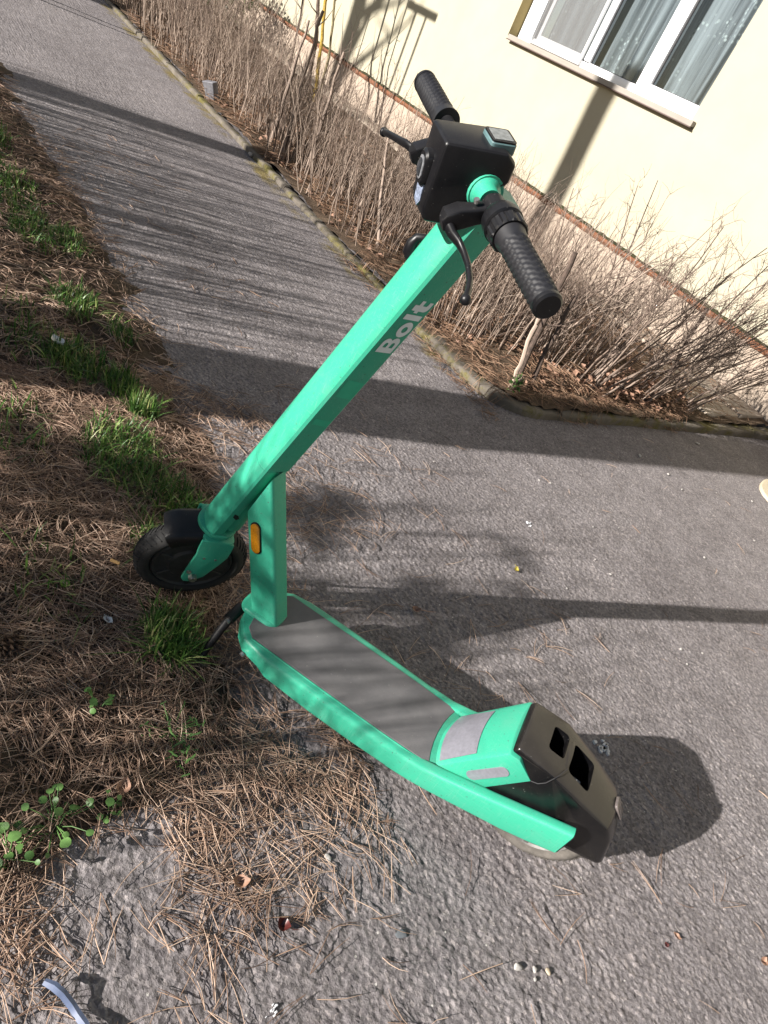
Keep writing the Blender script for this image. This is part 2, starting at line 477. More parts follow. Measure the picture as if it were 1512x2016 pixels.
class MB:
    def __init__(s): s.v = []; s.f = []
    def add(s, V, F):
        b = len(s.v); s.v += [tuple(map(float, p)) for p in V]; s.f += [tuple(i + b for i in f) for f in F]
    def loft(s, rings, cap=True, close=True):
        n = len(rings[0]); V = [p for r in rings for p in r]; F = []
        for i in range(len(rings) - 1):
            for j in range(n if close else n - 1):
                a = i * n + j; b = i * n + (j + 1) % n
                F.append((a, b, b + n, a + n))
        if cap:
            F.append(tuple(range(n - 1, -1, -1))); F.append(tuple((len(rings) - 1) * n + k for k in range(n)))
        s.add(V, F)
    def box(s, lo, hi):
        x0, y0, z0 = lo; x1, y1, z1 = hi
        V = [(x0, y0, z0), (x1, y0, z0), (x1, y1, z0), (x0, y1, z0), (x0, y0, z1), (x1, y0, z1), (x1, y1, z1), (x0, y1, z1)]
        s.add(V, [(0, 3, 2, 1), (4, 5, 6, 7), (0, 1, 5, 4), (1, 2, 6, 5), (2, 3, 7, 6), (3, 0, 4, 7)])
    def tube(s, path, r, n=12, cap=True):
        P = [Vector(p) for p in path]; R = r if isinstance(r, (list, tuple)) else [r] * len(P)
        t0 = (P[1] - P[0]).normalized(); up = Vector((0, 0, 1)) if abs(t0.z) < 0.9 else Vector((1, 0, 0))
        u = t0.cross(up).normalized(); rings = []
        for i, p in enumerate(P):
            t = (P[min(i + 1, len(P) - 1)] - P[max(i - 1, 0)]).normalized()
            u = (u - t * u.dot(t)).normalized(); w = t.cross(u)
            rings.append([p + (u * math.cos(2 * math.pi * k / n) + w * math.sin(2 * math.pi * k / n)) * R[i] for k in range(n)])
        s.loft(rings, cap)
    def prism(s, poly, axis, a, b):
        """polygon in the plane across axis, extruded from a to b"""
        def pt(p, c):
            return (c, p[0], p[1]) if axis == 0 else ((p[0], c, p[1]) if axis == 1 else (p[0], p[1], c))
        s.loft([[pt(p, a) for p in poly], [pt(p, b) for p in poly]])
    def revolve(s, prof, axis_pt, n=40, closed=True):
        """prof: (radius, y) loop turned about the y axis through axis_pt"""
        V = []; F = []; m = len(prof)
        for i in range(n):
            a = 2 * math.pi * i / n
            for (r, y) in prof: V.append((axis_pt[0] + r * math.cos(a), axis_pt[1] + y, axis_pt[2] + r * math.sin(a)))
        for i in range(n):
            for j in range(m if closed else m - 1):
                a = i * m + j; b = i * m + (j + 1) % m; c = ((i + 1) % n) * m + (j + 1) % m; d = ((i + 1) % n) * m + j
                F.append((a, b, c, d))
        s.add(V, F)
    def build(s, name, mat, parent=None, T=None, bevel=0.0, seg=2, smooth=True, angle=35, sub=0):
        V = s.v if T is None else [T(p) for p in s.v]
        me = bpy.data.meshes.new(name); me.from_pydata(V, [], s.f); me.update()
        bm = bmesh.new(); bm.from_mesh(me)
        bmesh.ops.recalc_face_normals(bm, faces=bm.faces)
        if bevel:
            ed = [e for e in bm.edges if e.is_manifold and e.calc_face_angle(0) > rad(28)]
            bmesh.ops.bevel(bm, geom=ed, offset=bevel, segments=seg, profile=0.5, affect='EDGES', clamp_overlap=True)
        bm.to_mesh(me); bm.free()
        return link(name, me, mat, parent, smooth, angle)

def rrect(cx, cy, hx, hy, r, n=4):
    P = []
    for (sx, sy, a0) in ((1, 1, 0), (-1, 1, 90), (-1, -1, 180), (1, -1, 270)):
        for k in range(n + 1):
            a = rad(a0 + 90 * k / n)
            P.append((cx + sx * (hx - r) + r * math.cos(a), cy + sy * (hy - r) + r * math.sin(a)))
    return P

def tubes_np(paths, radii, sides=3):
    """many thin tubes at once: paths (N,K,3), radii (N,K) -> verts, quads"""
    P = np.asarray(paths, float); Nn, K, _ = P.shape
    T = np.gradient(P, axis=1); T /= np.linalg.norm(T, axis=2, keepdims=True) + 1e-9
    ref = np.tile(rng.normal(size=(Nn, 1, 3)), (1, K, 1))
    U = np.cross(T, ref); U /= np.linalg.norm(U, axis=2, keepdims=True) + 1e-9
    Wv = np.cross(T, U)
    a = 2 * np.pi * np.arange(sides) / sides
    ring = U[:, :, None, :] * np.cos(a)[None, None, :, None] + Wv[:, :, None, :] * np.sin(a)[None, None, :, None]
    V = P[:, :, None, :] + ring * np.asarray(radii, float)[:, :, None, None]
    idx = np.arange(Nn * K * sides).reshape(Nn, K, sides)
    A = idx[:, :-1, :]; B = np.roll(idx, -1, axis=2)[:, :-1, :]; C_ = np.roll(idx, -1, axis=2)[:, 1:, :]; D = idx[:, 1:, :]
    F = np.stack([A, B, C_, D], axis=-1).reshape(-1, 4)
    return V.reshape(-1, 3), F

def thing(name, label, cat, loc=(0, 0, 0), group=None):
    o = bpy.data.objects.new(name, None); COL.objects.link(o)
    o.location = loc; o.empty_display_size = 0.1
    return tag(o, label, cat, group)

def vnoise(x, y, seed=0):
    """smooth value noise on arrays"""
    r = np.random.default_rng(seed); tab = r.random((256, 256))
    xi = np.floor(x).astype(int); yi = np.floor(y).astype(int)
    fx = x - xi; fy = y - yi; fx = fx * fx * (3 - 2 * fx); fy = fy * fy * (3 - 2 * fy)
    g = lambda i, j: tab[i % 256, j % 256]
    return (g(xi, yi) * (1 - fx) + g(xi + 1, yi) * fx) * (1 - fy) + (g(xi, yi + 1) * (1 - fx) + g(xi + 1, yi + 1) * fx) * fy

def worley(x, y, cell, seed=0):
    r = np.random.default_rng(seed); jx = r.random((256, 256)); jy = r.random((256, 256)); hh = r.random((256, 256))
    u = x / cell; v = y / cell; ui = np.floor(u).astype(int); vi = np.floor(v).astype(int)
    d1 = np.full(x.shape, 9.0); d2 = np.full(x.shape, 9.0); h = np.zeros(x.shape)
    for dx in (-1, 0, 1):
        for dy in (-1, 0, 1):
            a = (ui + dx) % 256; b = (vi + dy) % 256
            px = ui + dx + jx[a, b]; py = vi + dy + jy[a, b]
            d = np.hypot(u - px, v - py)
            nearer = d < d1
            d2 = np.where(nearer, d1, np.minimum(d2, d)); h = np.where(nearer, hh[a, b], h); d1 = np.where(nearer, d, d1)
    return d1, d2, h

# ------------------------------------------------------------------ ground
_bx = np.array([-12, -7.5, -5.4, -4.6, -4.2, -3.34, -2.67, -2.27, -1.89, -1.64, -1.38, -0.80, -0.60, -0.54, -0.50, -0.47, -0.43, 1.5])
_by = np.array([0.80, 0.80, 0.74, 0.70, 0.73, 0.79, 0.80, 0.76, 0.79, 0.79, 0.74, 0.59, 0.50, 0.40, 0.22, 0.02, -0.25, -2.2])
def verge_edge(x):
    return np.interp(x, _bx, _by) + 0.05 * (vnoise(np.asarray(x) * 5 + 40, np.zeros_like(np.asarray(x, dtype=float)) + 3.3, 5) - 0.5)

def graded(stops):
    out = []
    for (a, b, s0, s1) in stops:
        x = a
        while x < b - 1e-6:
            out.append(x); t = (x - a) / (b - a); x += s0 + (s1 - s0) * t
    out.append(stops[-1][1])
    return np.array(out)

# path: asphalt sheet, lumpy where it is near enough to see the lumps
gx = graded([(-12.5, -4.0, 0.08, 0.022), (-4.0, -1.4, 0.020, 0.0048), (-1.4, 0.55, 0.0042, 0.0042), (0.55, 4.0, 0.0042, 0.12)])
gy = graded([(-1.3, -0.05, 0.10, 0.02), (-0.05, 1.9, 0.0042, 0.0042), (1.9, 5.09, 0.0048, 0.03)])
GX, GY = np.meshgrid(gx, gy, indexing='ij')
wx = GX + 0.010 * (vnoise(GX * 90, GY * 90, 2) - .5) + 0.006 * (vnoise(GX * 210, GY * 210, 14) - .5); wy = GY + 0.010 * (vnoise(GX * 90 + 9, GY * 90, 3) - .5) + 0.006 * (vnoise(GX * 210, GY * 210 + 7, 15) - .5)
d1, d2, hh = worley(wx, wy, 0.0115, 1)
e1, e2, he = worley(wx, wy, 0.0078, 4)
amp = 0.75 + 0.8 * np.clip(vnoise(GX * 2.2 + 7, GY * 2.2, 8) - 0.15, 0, 1) - 0.40 * np.clip((GX + GY - 0.9) * 0.8, 0, 1)
lump = np.clip((d2 - d1) * 4.5, 0, 1) ** 0.7 * np.where(hh < 0.16, 0.25, 0.55 + 0.45 * hh) - 0.25 * d1
fine_ = np.clip((e2 - e1) * 3.5, 0, 1) * np.where(he < 0.3, 0.1, he)
GZ = amp * (0.0022 * lump + 0.0018 * fine_ + 0.0016 * (vnoise(GX * 140, GY * 140, 16) - .5)) + 0.006 * (vnoise(GX * 3, GY * 3, 6) - 0.5) - 0.004
keep = ~((GX < -2.05) & (GY > 2.55)) & (GY > verge_edge(GX) - 0.35)
idx = np.arange(GX.size).reshape(GX.shape)
q = np.stack([idx[:-1, :-1], idx[1:, :-1], idx[1:, 1:], idx[:-1, 1:]], -1)[keep[:-1, :-1] | keep[1:, 1:]].reshape(-1, 4)
me = np_mesh('path', np.stack([GX, GY, GZ], -1).reshape(-1, 3), q)
path = tag(link('path', me, MAT['asphalt'], None, True, 0), kind='structure')

# verge: earth bank under the needles
vx = graded([(-12.5, -3.0, 0.10, 0.03), (-3.0, 0.9, 0.014, 0.012)]); vy = graded([(-1.6, -0.2, 0.08, 0.03), (-0.2, 1.05, 0.012, 0.012)])
VX, VY = np.meshgrid(vx, vy, indexing='ij')
ins = verge_edge(VX) - VY
VZ = np.clip(ins * 0.16, -0.03, 0.02) + 0.022 * (vnoise(VX * 7, VY * 7, 12) - 0.5) + 0.010 * (vnoise(VX * 28, VY * 28, 13) - 0.5) + 0.0
def verge_z(x, y):
    i = verge_edge(x) - y
    z = np.clip(i * 0.16, -0.03, 0.02) + 0.022 * (vnoise(x * 7, y * 7, 12) - 0.5) + 0.010 * (vnoise(x * 28, y * 28, 13) - 0.5)
    return np.maximum(z, 0.0)
idx = np.arange(VX.size).reshape(VX.shape)
kp = ins > -0.25
q = np.stack([idx[:-1, :-1], idx[1:, :-1], idx[1:, 1:], idx[:-1, 1:]], -1)[kp[:-1, :-1]].reshape(-1, 4)
tag(link('verge', np_mesh('verge', np.stack([VX, VY, VZ], -1).reshape(-1, 3), q), MAT['soil'], None, True, 0), kind='structure')

# wide ground below everything
m_ = MB(); m_.add([(-250, -250, -0.045), (250, -250, -0.045), (250, 250, -0.045), (-250, 250, -0.045)], [(0, 1, 2, 3)])
tag(m_.build('ground', MAT['soil'], smooth=False), kind='structure')

# planting bed between kerb and house
bx = graded([(-14.0, -4.0, 0.12, 0.05), (-4.0, -1.86, 0.035, 0.03)]); by = graded([(2.352, 5.06, 0.03, 0.06)])
BX, BY = np.meshgrid(bx, by, indexing='ij')
def bed_z(x, y): return 0.036 + 0.032 * (vnoise(x * 3, y * 3, 21) - 0.4) + 0.022 * (vnoise(x * 14, y * 14, 22) - 0.5) + 0.012 * np.clip((y - 2.5) / 0.4, 0, 1)
BZ = bed_z(BX, BY)
idx = np.arange(BX.size).reshape(BX.shape)
kp = ~((BX > -2.2) & (BY < 2.7) & ((BX + 2.2) ** 2 + (BY - 2.7) ** 2 > 0.32 ** 2))
q = np.stack([idx[:-1, :-1], idx[1:, :-1], idx[1:, 1:], idx[:-1, 1:]], -1)[kp[:-1, :-1]].reshape(-1, 4)
tag(link('planting_bed', np_mesh('planting_bed', np.stack([BX, BY, BZ], -1).reshape(-1, 3), q), MAT['bedsoil'], None, True, 0), kind='structure')

# concrete apron along the house wall
m_ = MB(); m_.box((-14.0, 4.72, -0.03), (-1.93, 5.055, 0.085)); m_.box((-2.55, 4.28, -0.03), (-1.935, 4.715, 0.07))
tag(m_.build('apron', MAT['apron'], bevel=0.012), kind='structure')

# kerb: stones in a row, a rounded corner, then stones towards the house
kerb = bpy.data.objects.new('kerb', None); COL.objects.link(kerb); tag(kerb, kind='structure')
def kerb_line(s):
    # s along the front edge; returns point and outward (towards bed) direction
    R_ = 0.33; cx, cy = -1.835 - R_, 2.31 + R_
    L1 = 12.0 - 2.165
    if s < L1: return (-12.0 + s, 2.31), (0, 1)
    s -= L1; arc = R_ * math.pi / 2
    if s < arc:
        a = -math.pi / 2 + s / R_
        return (cx + R_ * math.cos(a), cy + R_ * math.sin(a)), (-math.cos(a), -math.sin(a))
    s -= arc
    return (-1.835 + 0.012 * s * s, cy + s), (-1, 0)
tot = 12.0 - 2.165 + 0.33 * math.pi / 2 + 2.42
s0 = 0.0
while s0 < tot - 0.05:
    ln = min(random.uniform(0.46, 0.52) if 9.5 < s0 < 10.4 else random.uniform(0.92, 1.02), tot - s0)
    hgt = (0.026 if s0 < 9.4 else 0.040) + random.uniform(-0.006, 0.006); tilt = random.uniform(-0.006, 0.006); wd = 0.060 if s0 < 9.4 else 0.095
    rings = []
    nst = 40
    for k in range(nst + 1):
        s = s0 + 0.0012 + (ln - 0.0024) * k / nst
        (px, py), (ox, oy) = kerb_line(s)
        w1 = 0.010 * (vnoise(np.array([s * 9.0]), np.array([1.7]), 31)[0] - 0.5); w2 = 0.012 * (vnoise(np.array([s * 23.0]), np.array([4.7]), 32)[0] - 0.5)
        h = hgt + w2 + tilt * (k / nst - 0.5)
        w3 = 0.010 * (vnoise(np.array([s * 61.0]), np.array([9.7]), 33)[0] - 0.5); prof = [(w1 - 0.002, -0.05), (w1 + w3 * .6, h * .45), (w1 + w3 * .4, h - 0.006), (w1 + 0.004 + abs(w3), h), (w1 + 0.03, h + 0.002 + w3 * .3), (wd * .65, h + w3 * .4), (wd - 0.006, h + w1 * 0.4), (wd + w1, h - 0.008), (wd, -0.05)]
        rings.append([(px + ox * d, py + oy * d, z) for d, z in prof])
    mb = MB(); mb.loft(rings); mb.build('kerb_stone', MAT['kerb'], kerb, angle=50)
    s0 += ln

# ------------------------------------------------------------------ building with its window
house = thing('building', 'cream rendered house wall on a beige plinth behind the bare bushes', 'building', (-5, 5.1, 0))
def off(p): return (p[0] + 5, p[1] - 5.1, p[2])
WY = 5.10; WX0, WX1, WZ0, WZ1 = -6.325, -3.88, 1.43, 3.0
m_ = MB()
XL, XR, ZT = -16.0, 6.0, 6.5
V = []; F = []
def quad(a, b, c, d): m_.add([a, b, c, d], [(0, 1, 2, 3)])
ZB = 0.452
for (x0, x1, z0, z1) in ((XL, WX0, ZB, ZT), (WX1, XR, ZB, ZT), (WX0, WX1, ZB, WZ0), (WX0, WX1, WZ1, ZT)):
    quad((x0, WY, z0), (x1, WY, z0), (x1, WY, z1), (x0, WY, z1))
quad((XL, WY, ZT), (XR, WY, ZT), (XR, WY + 8, ZT), (XL, WY + 8, ZT))
quad((XL, WY, 0), (XL, WY, ZT), (XL, WY + 8, ZT), (XL, WY + 8, 0)); quad((XR, WY, 0), (XR, WY, ZT), (XR, WY + 8, ZT), (XR, WY + 8, 0))
m_.build('wall', MAT['wall'], house, T=off, smooth=False)
# plinth with a broken top edge
nx = 420
xs = np.linspace(XL, XR, nx + 1)
mb = MB(); rings = []
for i, x in enumerate(xs):
    rings.append([(x, WY - 0.012, -0.05), (x, WY - 0.012, 0.405 + 0.012 * (vnoise(np.array([x * 6.]), np.array([0.2]), 41)[0] - .5)), (x, WY - 0.001, 0.4485), (x, WY + 0.05, 0.4485), (x, WY + 0.05, -0.05)])
mb.loft(rings); mb.build('plinth', MAT['plinth'], house, T=off, smooth=True, angle=40)
mb = MB(); rings = []
for i, x in enumerate(xs):
    a = vnoise(np.array([x * 11.]), np.array([0.7]), 42)[0]; b_ = vnoise(np.array([x * 31.]), np.array([2.7]), 43)[0]
    zt = 0.440 + 0.006 * b_; zb = 0.408 - 0.014 * a
    rings.append([(x, WY - 0.018 - 0.010 * b_, zb), (x, WY - 0.030 - 0.012 * a, (zt + zb) / 2), (x, WY - 0.026 - 0.006 * b_, zt), (x, WY - 0.0015, zt + 0.006), (x, WY - 0.0015, zb)])
mb.loft(rings); mb.build('brick_ledge', MAT['brick'], house, T=off, smooth=True, angle=30)
mb = MB(); rings = []
for i, x in enumerate(xs):
    a = vnoise(np.array([x * 17.]), np.array([0.9]), 44)[0]; b_ = vnoise(np.array([x * 47.]), np.array([3.7]), 45)[0]
    rings.append([(x, WY - 0.022 - 0.012 * a, 0.4475), (x, WY - 0.020 - 0.008 * b_, 0.449 + 0.014 * a * b_ + 0.004), (x, WY - 0.0025, 0.456 + 0.016 * a), (x, WY - 0.0025, 0.4475)])
mb.loft(rings); mb.build('moss_line', MAT['moss'], house, T=off, smooth=True, angle=30)

win = MB()
for fn in (0,):
    D = 0.12
    win.add([(WX0, WY + 0.001, WZ0), (WX0, WY + D, WZ0), (WX0, WY + D, WZ1), (WX0, WY + 0.001, WZ1)], [(0, 1, 2, 3)])
    win.add([(WX1, WY + 0.001, WZ0), (WX1, WY + D, WZ0), (WX1, WY + D, WZ1), (WX1, WY + 0.001, WZ1)], [(0, 1, 2, 3)])
    win.add([(WX0, WY + 0.001, WZ1), (WX1, WY + 0.001, WZ1), (WX1, WY + D, WZ1), (WX0, WY + D, WZ1)], [(0, 1, 2, 3)])
win.build('window_reveal', MAT['reveal'], house, T=off, smooth=False)
FY = WY + 0.085                                     # front of the frame
frame = MB()
FB = 1.445
x_l, x_m1, x_m2, x_r = -6.13, -5.27, -4.56, -3.84
frame.box((x_l, FY, FB), (x_l + 0.045, FY + 0.07, WZ1)); frame.box((x_m1 - 0.045, FY + .001, FB + .0625), (x_m1 + 0.035, FY + 0.07, WZ1))
frame.box((x_m2 - 0.075, FY + .001, FB + .0625), (x_m2 - 0.003, FY + 0.07, WZ1)); frame.box((x_m2 + 0.003, FY - .003, FB + .1055), (x_m2 + 0.07, FY + 0.07, WZ1))
frame.box((x_l + .045, FY, FB), (x_m1 + .035, FY + 0.07, FB + 0.055)); frame.box((x_m1 + .0355, FY, FB), (x_m2 - .0005, FY + 0.07, FB + 0.062)); frame.box((x_m2, FY - .004, FB), (x_r, FY + 0.07, FB + 0.105))
frame.box((WX0 + .002, FY + .03, FB), (x_l - .002, FY + 0.065, WZ1))
wf = frame.build('window_frame', MAT['pvc'], house, T=off, bevel=0.006)
sash = MB()                                        # opening sash with the fly screen, left pane
sx0, sx1, sz0 = -6.075, -5.325, FB + 0.012
for (a, b_) in (((sx0, FY - .028, sz0), (sx0 + .022, FY - .002, WZ1)), ((sx1 - .022, FY - .028, sz0), (sx1, FY - .002, WZ1)), ((sx0 + .022, FY - .028, sz0), (sx1 - .022, FY - .002, sz0 + .022))):
    sash.box(a, b_)
sash.build('screen_frame', MAT['pvc'], wf, T=None, bevel=0.003).location = (5, -5.1, 0)
inner = MB()
for (a, b_) in (((sx0 + .045, FY + .012, sz0 + .022), (sx0 + .085, FY + .03, WZ1)), ((sx0 + .085, FY + .012, sz0 + .022), (sx1 - .022, FY + .03, sz0 + .085))):
    inner.box(a, b_)
inner.build('sash', MAT['pvc'], wf, bevel=0.004).location = (5, -5.1, 0)
scr = MB(); scr.add([(sx0 + .022, FY - .015, sz0 + .022), (sx1 - .022, FY - .015, sz0 + .022), (sx1 - .022, FY - .015, WZ1), (sx0 + .022, FY - .015, WZ1)], [(0, 1, 2, 3)])
scr.build('insect_screen', MAT['screen'], wf, smooth=False).location = (5, -5.1, 0)
for (a, b_, z0) in ((x_l + .06, x_m1 - .05, FB + .06), (x_m1 + .03, x_m2 - .07, FB + .058), (x_m2 + .066, x_r, FB + .10)):
    g = MB(); g.box((a, FY + .032, z0), (b_, FY + .040, WZ1)); g.build('pane', MAT['glass'], wf, smooth=False).location = (5, -5.1, 0)
    g = MB(); g.box((a - .004, FY + .020, z0 - .004), (a + .012, FY + .031, WZ1)); g.box((a + .012, FY + .020, z0 - .004), (b_, FY + .031, z0 + .010))
    g.build('gasket', MAT['gasket'], wf, smooth=False).location = (5, -5.1, 0)
sl = MB(); rings = []
for x in (-6.262, -3.822):
    rings.append([(x, WY - 0.046, 1.404), (x, WY - 0.046, 1.440), (x, WY - 0.041, 1.4445), (x, FY - 0.003, 1.4445), (x, FY - 0.003, 1.428), (x, WY - 0.041, 1.404)])
sl.loft(rings); sill = sl.build('window_sill', MAT['sill'], house, T=off, bevel=0.002, smooth=False)
sl = MB(); sl.box((-6.266, WY - 0.053, 1.397), (-3.818, WY - 0.038, 1.4035)); sl.build('drip_edge', MAT['silledge'], sill, T=off, smooth=False)
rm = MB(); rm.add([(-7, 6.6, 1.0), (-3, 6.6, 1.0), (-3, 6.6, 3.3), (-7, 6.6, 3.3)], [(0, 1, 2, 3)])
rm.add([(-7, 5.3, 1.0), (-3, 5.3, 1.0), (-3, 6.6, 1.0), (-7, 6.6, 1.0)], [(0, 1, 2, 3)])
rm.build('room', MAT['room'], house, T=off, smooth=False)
# curtains hanging behind the glass, each its own thing
def curtain(x0, x1, label, folds, seed, ylo=5.30):
    n = 90; rg = np.random.default_rng(seed)
    xs = np.linspace(0, 1, n); ph = rg.random(4) * 6.28
    yo = 0.022 * np.sin(xs * folds * 6.28 + ph[0]) + 0.012 * np.sin(xs * folds * 2.3 * 6.28 + ph[1])
    zz = np.linspace(1.42, 2.98, 9)
    Vs = np.array([[(x0 + (x1 - x0) * t + 0.02 * math.sin(z * 3 + t * 9) * (2.98 - z) * 0.4, ylo + yo[i] * (1.1 - 0.25 * (z - 1.4)), z) for z in zz] for i, t in enumerate(xs)])
    idx = np.arange(n * 9).reshape(n, 9)
    q = np.stack([idx[:-1, :-1], idx[1:, :-1], idx[1:, 1:], idx[:-1, 1:]], -1).reshape(-1, 4)
    tag(link('curtain', np_mesh('curtain', Vs.reshape(-1, 3), q), MAT['curtain'], None, True, 0), label, 'curtain', 'sheer curtains behind the window')
curtain(-5.98, -5.40, 'greyed sheer curtain behind the insect screen of the left pane', 3, 1)
curtain(-5.22, -4.66, 'sheer grey curtain with leaf sprigs behind the middle window pane', 4, 2)
curtain(-4.12, -3.72, 'gathered pale curtain at the right side of the right window pane', 5, 3)
curtain(-4.72, -4.14, 'darker sheer curtain behind the left half of the right window pane', 2, 5, 5.36)

# ------------------------------------------------------------------ litter of pine needles
def needles(n, xy, zfn, L=(0.06, 0.14), rad_=(0.0006, 0.00085), lift=0.012, curl=0.25, pair=True):
    k = 4
    ang = rng.uniform(0, 2 * np.pi, n)
    ln = rng.uniform(*L, n); cv = rng.normal(0, curl, n)
    t = np.linspace(-0.5, 0.5, k)
    a = ang[:, None] + cv[:, None] * 2 * t[None, :]
    dx = np.cumsum(np.cos(a), 1) / k; dy = np.cumsum(np.sin(a), 1) / k
    dx -= dx.mean(1, keepdims=True); dy -= dy.mean(1, keepdims=True)
    X = xy[:, 0, None] + dx * ln[:, None]; Y = xy[:, 1, None] + dy * ln[:, None]
    tilt = rng.normal(0, 0.10, n)
    Z = zfn(X, Y) + 0.0015 + (rng.random(n) ** 1.6 * lift)[:, None] + tilt[:, None] * (t[None, :] + 0.0) * ln[:, None] * 0.5 + np.abs(tilt)[:, None] * ln[:, None] * 0.22 + (0.003 + 0.006 * rng.random(n))[:, None] * (0.25 - t[None, :] ** 2)
    P = np.stack([X, Y, Z], -1)
    r0 = rng.uniform(*rad_, n)
    R_ = r0[:, None] * np.array([1, 1, 0.95, 0.45])[None, :]
    if pair:
        sep = rng.normal(0, 0.22, n); c, s = np.cos(sep), np.sin(sep)
        o = P[:, :1, :]; d = P - o
        Q = np.stack([d[..., 0] * c[:, None] - d[..., 1] * s[:, None], d[..., 0] * s[:, None] + d[..., 1] * c[:, None], d[..., 2]], -1) + o
        half = rng.random(n) < 0.45
        P = np.concatenate([P, Q[half]]); R_ = np.concatenate([R_, R_[half]])
    return P, R_

def sample(n, fn, x0, x1, y0, y1, xpow=None):
    out = []
    c = 0
    while c < n:
        x = rng.uniform(x0, x1, n * 3); y = rng.uniform(y0, y1, n * 3)
        kpp = rng.random(n * 3) < fn(x, y)
        pts = np.stack([x[kpp], y[kpp]], 1); out.append(pts); c += len(pts)
    return np.concatenate(out)[:n]

zf = lambda x, y: np.maximum(verge_z(x, y), 0.001)
def dens_verge(x, y):
    i = verge_edge(x) - y
    clump = vnoise(x * 6 + 3, y * 6, 51)
    dn = np.clip(0.5 + i * 6, 0, 1) * (0.35 + 0.9 * np.clip(clump - 0.15, 0, 1))
    near = np.clip(1.25 - 0.16 * np.abs(x + 0.6), 0.2, 1.0)
    return np.clip(dn, 0, 1) * near
def dens_path(x, y):
    i = verge_edge(x) - y
    c = vnoise(x * 4 + 11, y * 4, 52)
    return np.clip(np.exp(np.clip(i, -5, 0) * 5.5) * (0.12 + np.clip(c - 0.35, 0, 1) * 1.6), 0, 1) * (i < 0.02) + 0.004
PS_, RS_ = [], []
for (n, fn, box, kw) in (
    (12000, dens_verge, (-1.9, -0.38, -0.15, 0.86), {}),
    (5200, dens_verge, (-5.2, -1.7, 0.2, 0.98), dict(rad_=(0.0010, 0.0013))),
    (1500, dens_path, (-1.9, 0.1, 0.05, 1.7), dict(lift=0.004)),
    (1350, lambda x, y: np.clip(vnoise(x * 7 + 1, y * 7, 57) * 1.5 - 0.35, 0, 1) * np.exp(-((x + y * 0.15 + 0.48) / 0.20) ** 2), (-0.95, -0.02, 0.10, 0.80), dict(lift=0.006)),
    (240, dens_path, (-4.5, -1.8, 0.7, 1.6), dict(lift=0.004, rad_=(0.0010, 0.0012))),
    (80, lambda x, y: 0.5 + 0 * x, (-1.7, 0.3, 0.9, 3.6), dict(lift=0.002, L=(0.04, 0.10), pair=True)),
):
    xy = sample(n, fn, *box); P, R_ = needles(n, xy, zf, **kw); PS_.append(P); RS_.append(R_)
V, F = tubes_np(np.concatenate(PS_), np.concatenate(RS_), 3)
tag(link('pine_needles', np_mesh('pine_needles', V, F), MAT['needle'], None, True, 0), 'brown fallen pine needles matted over the verge and strewn on the path', 'pine needles', kind='stuff')
# litter in the planting bed and along the kerb
def dens_bed(x, y): return np.clip(0.3 + vnoise(x * 3, y * 3, 53), 0, 1)
xy = np.concatenate([sample(5600, dens_bed, -4.8, -1.92, 2.42, 4.9), sample(3600, dens_bed, -9.0, -4.8, 2.34, 3.6)])
P1, R1 = needles(9200, xy, lambda x, y: np.maximum(bed_z(x, y), 0.03), L=(0.07, 0.2), rad_=(0.0011, 0.0019), lift=0.07, curl=0.5)
xy = sample(1700, lambda x, y: ((x < -1.8) * (vnoise(x * 5, y * 5, 55) > 0.40) * 0.8 * np.clip(1.3 - np.minimum(np.abs(x + 1.86), np.abs(y - 2.34)) * 3.5, 0.1, 1)), -3.4, -1.79, 2.22, 4.2)
P2, R2 = needles(1700, xy, lambda x, y: np.where((x < -1.84) & (y > 2.33), 0.058, 0.002), L=(0.05, 0.12), rad_=(0.0008, 0.0012), lift=0.02)
V, F = tubes_np(np.concatenate([P1, P2]), np.concatenate([R1, R2]), 3)
tag(link('bed_litter', np_mesh('bed_litter', V, F), MAT['bedneedle'], None, True, 0), 'dead stalks and brown needles lying in the planting bed under the bushes', 'dry litter', kind='stuff')

# ------------------------------------------------------------------ grass
def blades(n, cx, cy, rx, ry, h, w=0.0022, lean=0.5, dens=2.0, zf_=zf):
    a = rng.uniform(0, 2 * np.pi, n); r = np.sqrt(rng.random(n)) ** (1 / 1.0) * (0.6 + 0.4 * rng.random(n))
    x = cx + rx * r * np.cos(a); y = cy + ry * r * np.sin(a)
    hh_ = rng.uniform(*h, n); ld = rng.uniform(0, 2 * np.pi, n); le = np.abs(rng.normal(0, lean, n))
    t = np.linspace(0, 1, 4)
    z0 = zf_(x, y) - 0.004
    out = hh_[:, None] * le[:, None] * (t ** 1.8)[None, :]
    X = x[:, None] + np.cos(ld)[:, None] * out; Y = y[:, None] + np.sin(ld)[:, None] * out
    Z = z0[:, None] + hh_[:, None] * (t - 0.35 * np.minimum(le, 1.2)[:, None] * t ** 2.2)
    wdir = np.stack([-np.sin(ld + rng.normal(0, .5, n)), np.cos(ld + rng.normal(0, .5, n)), np.zeros(n)], -1)
    ww = w * rng.uniform(0.6, 1.2, n)
    taper = np.array([0.8, 1.0, 0.75, 0.06])
    C_ = np.stack([X, Y, Z], -1)
    Lf = C_ - wdir[:, None, :] * (ww[:, None] * taper[None, :])[..., None]; Rt = C_ + wdir[:, None, :] * (ww[:, None] * taper[None, :])[..., None]
    V = np.stack([Lf, Rt], 2).reshape(-1, 3)
    idx = np.arange(n * 8).reshape(n, 4, 2)
    F = np.stack([idx[:, :-1, 0], idx[:, :-1, 1], idx[:, 1:, 1], idx[:, 1:, 0]], -1).reshape(-1, 4)
    return V, F
def join(parts):
    Vs, Fs, b = [], [], 0
    for V, F in parts: Vs.append(V); Fs.append(F + b); b += len(V)
    return np.concatenate(Vs), np.concatenate(Fs)
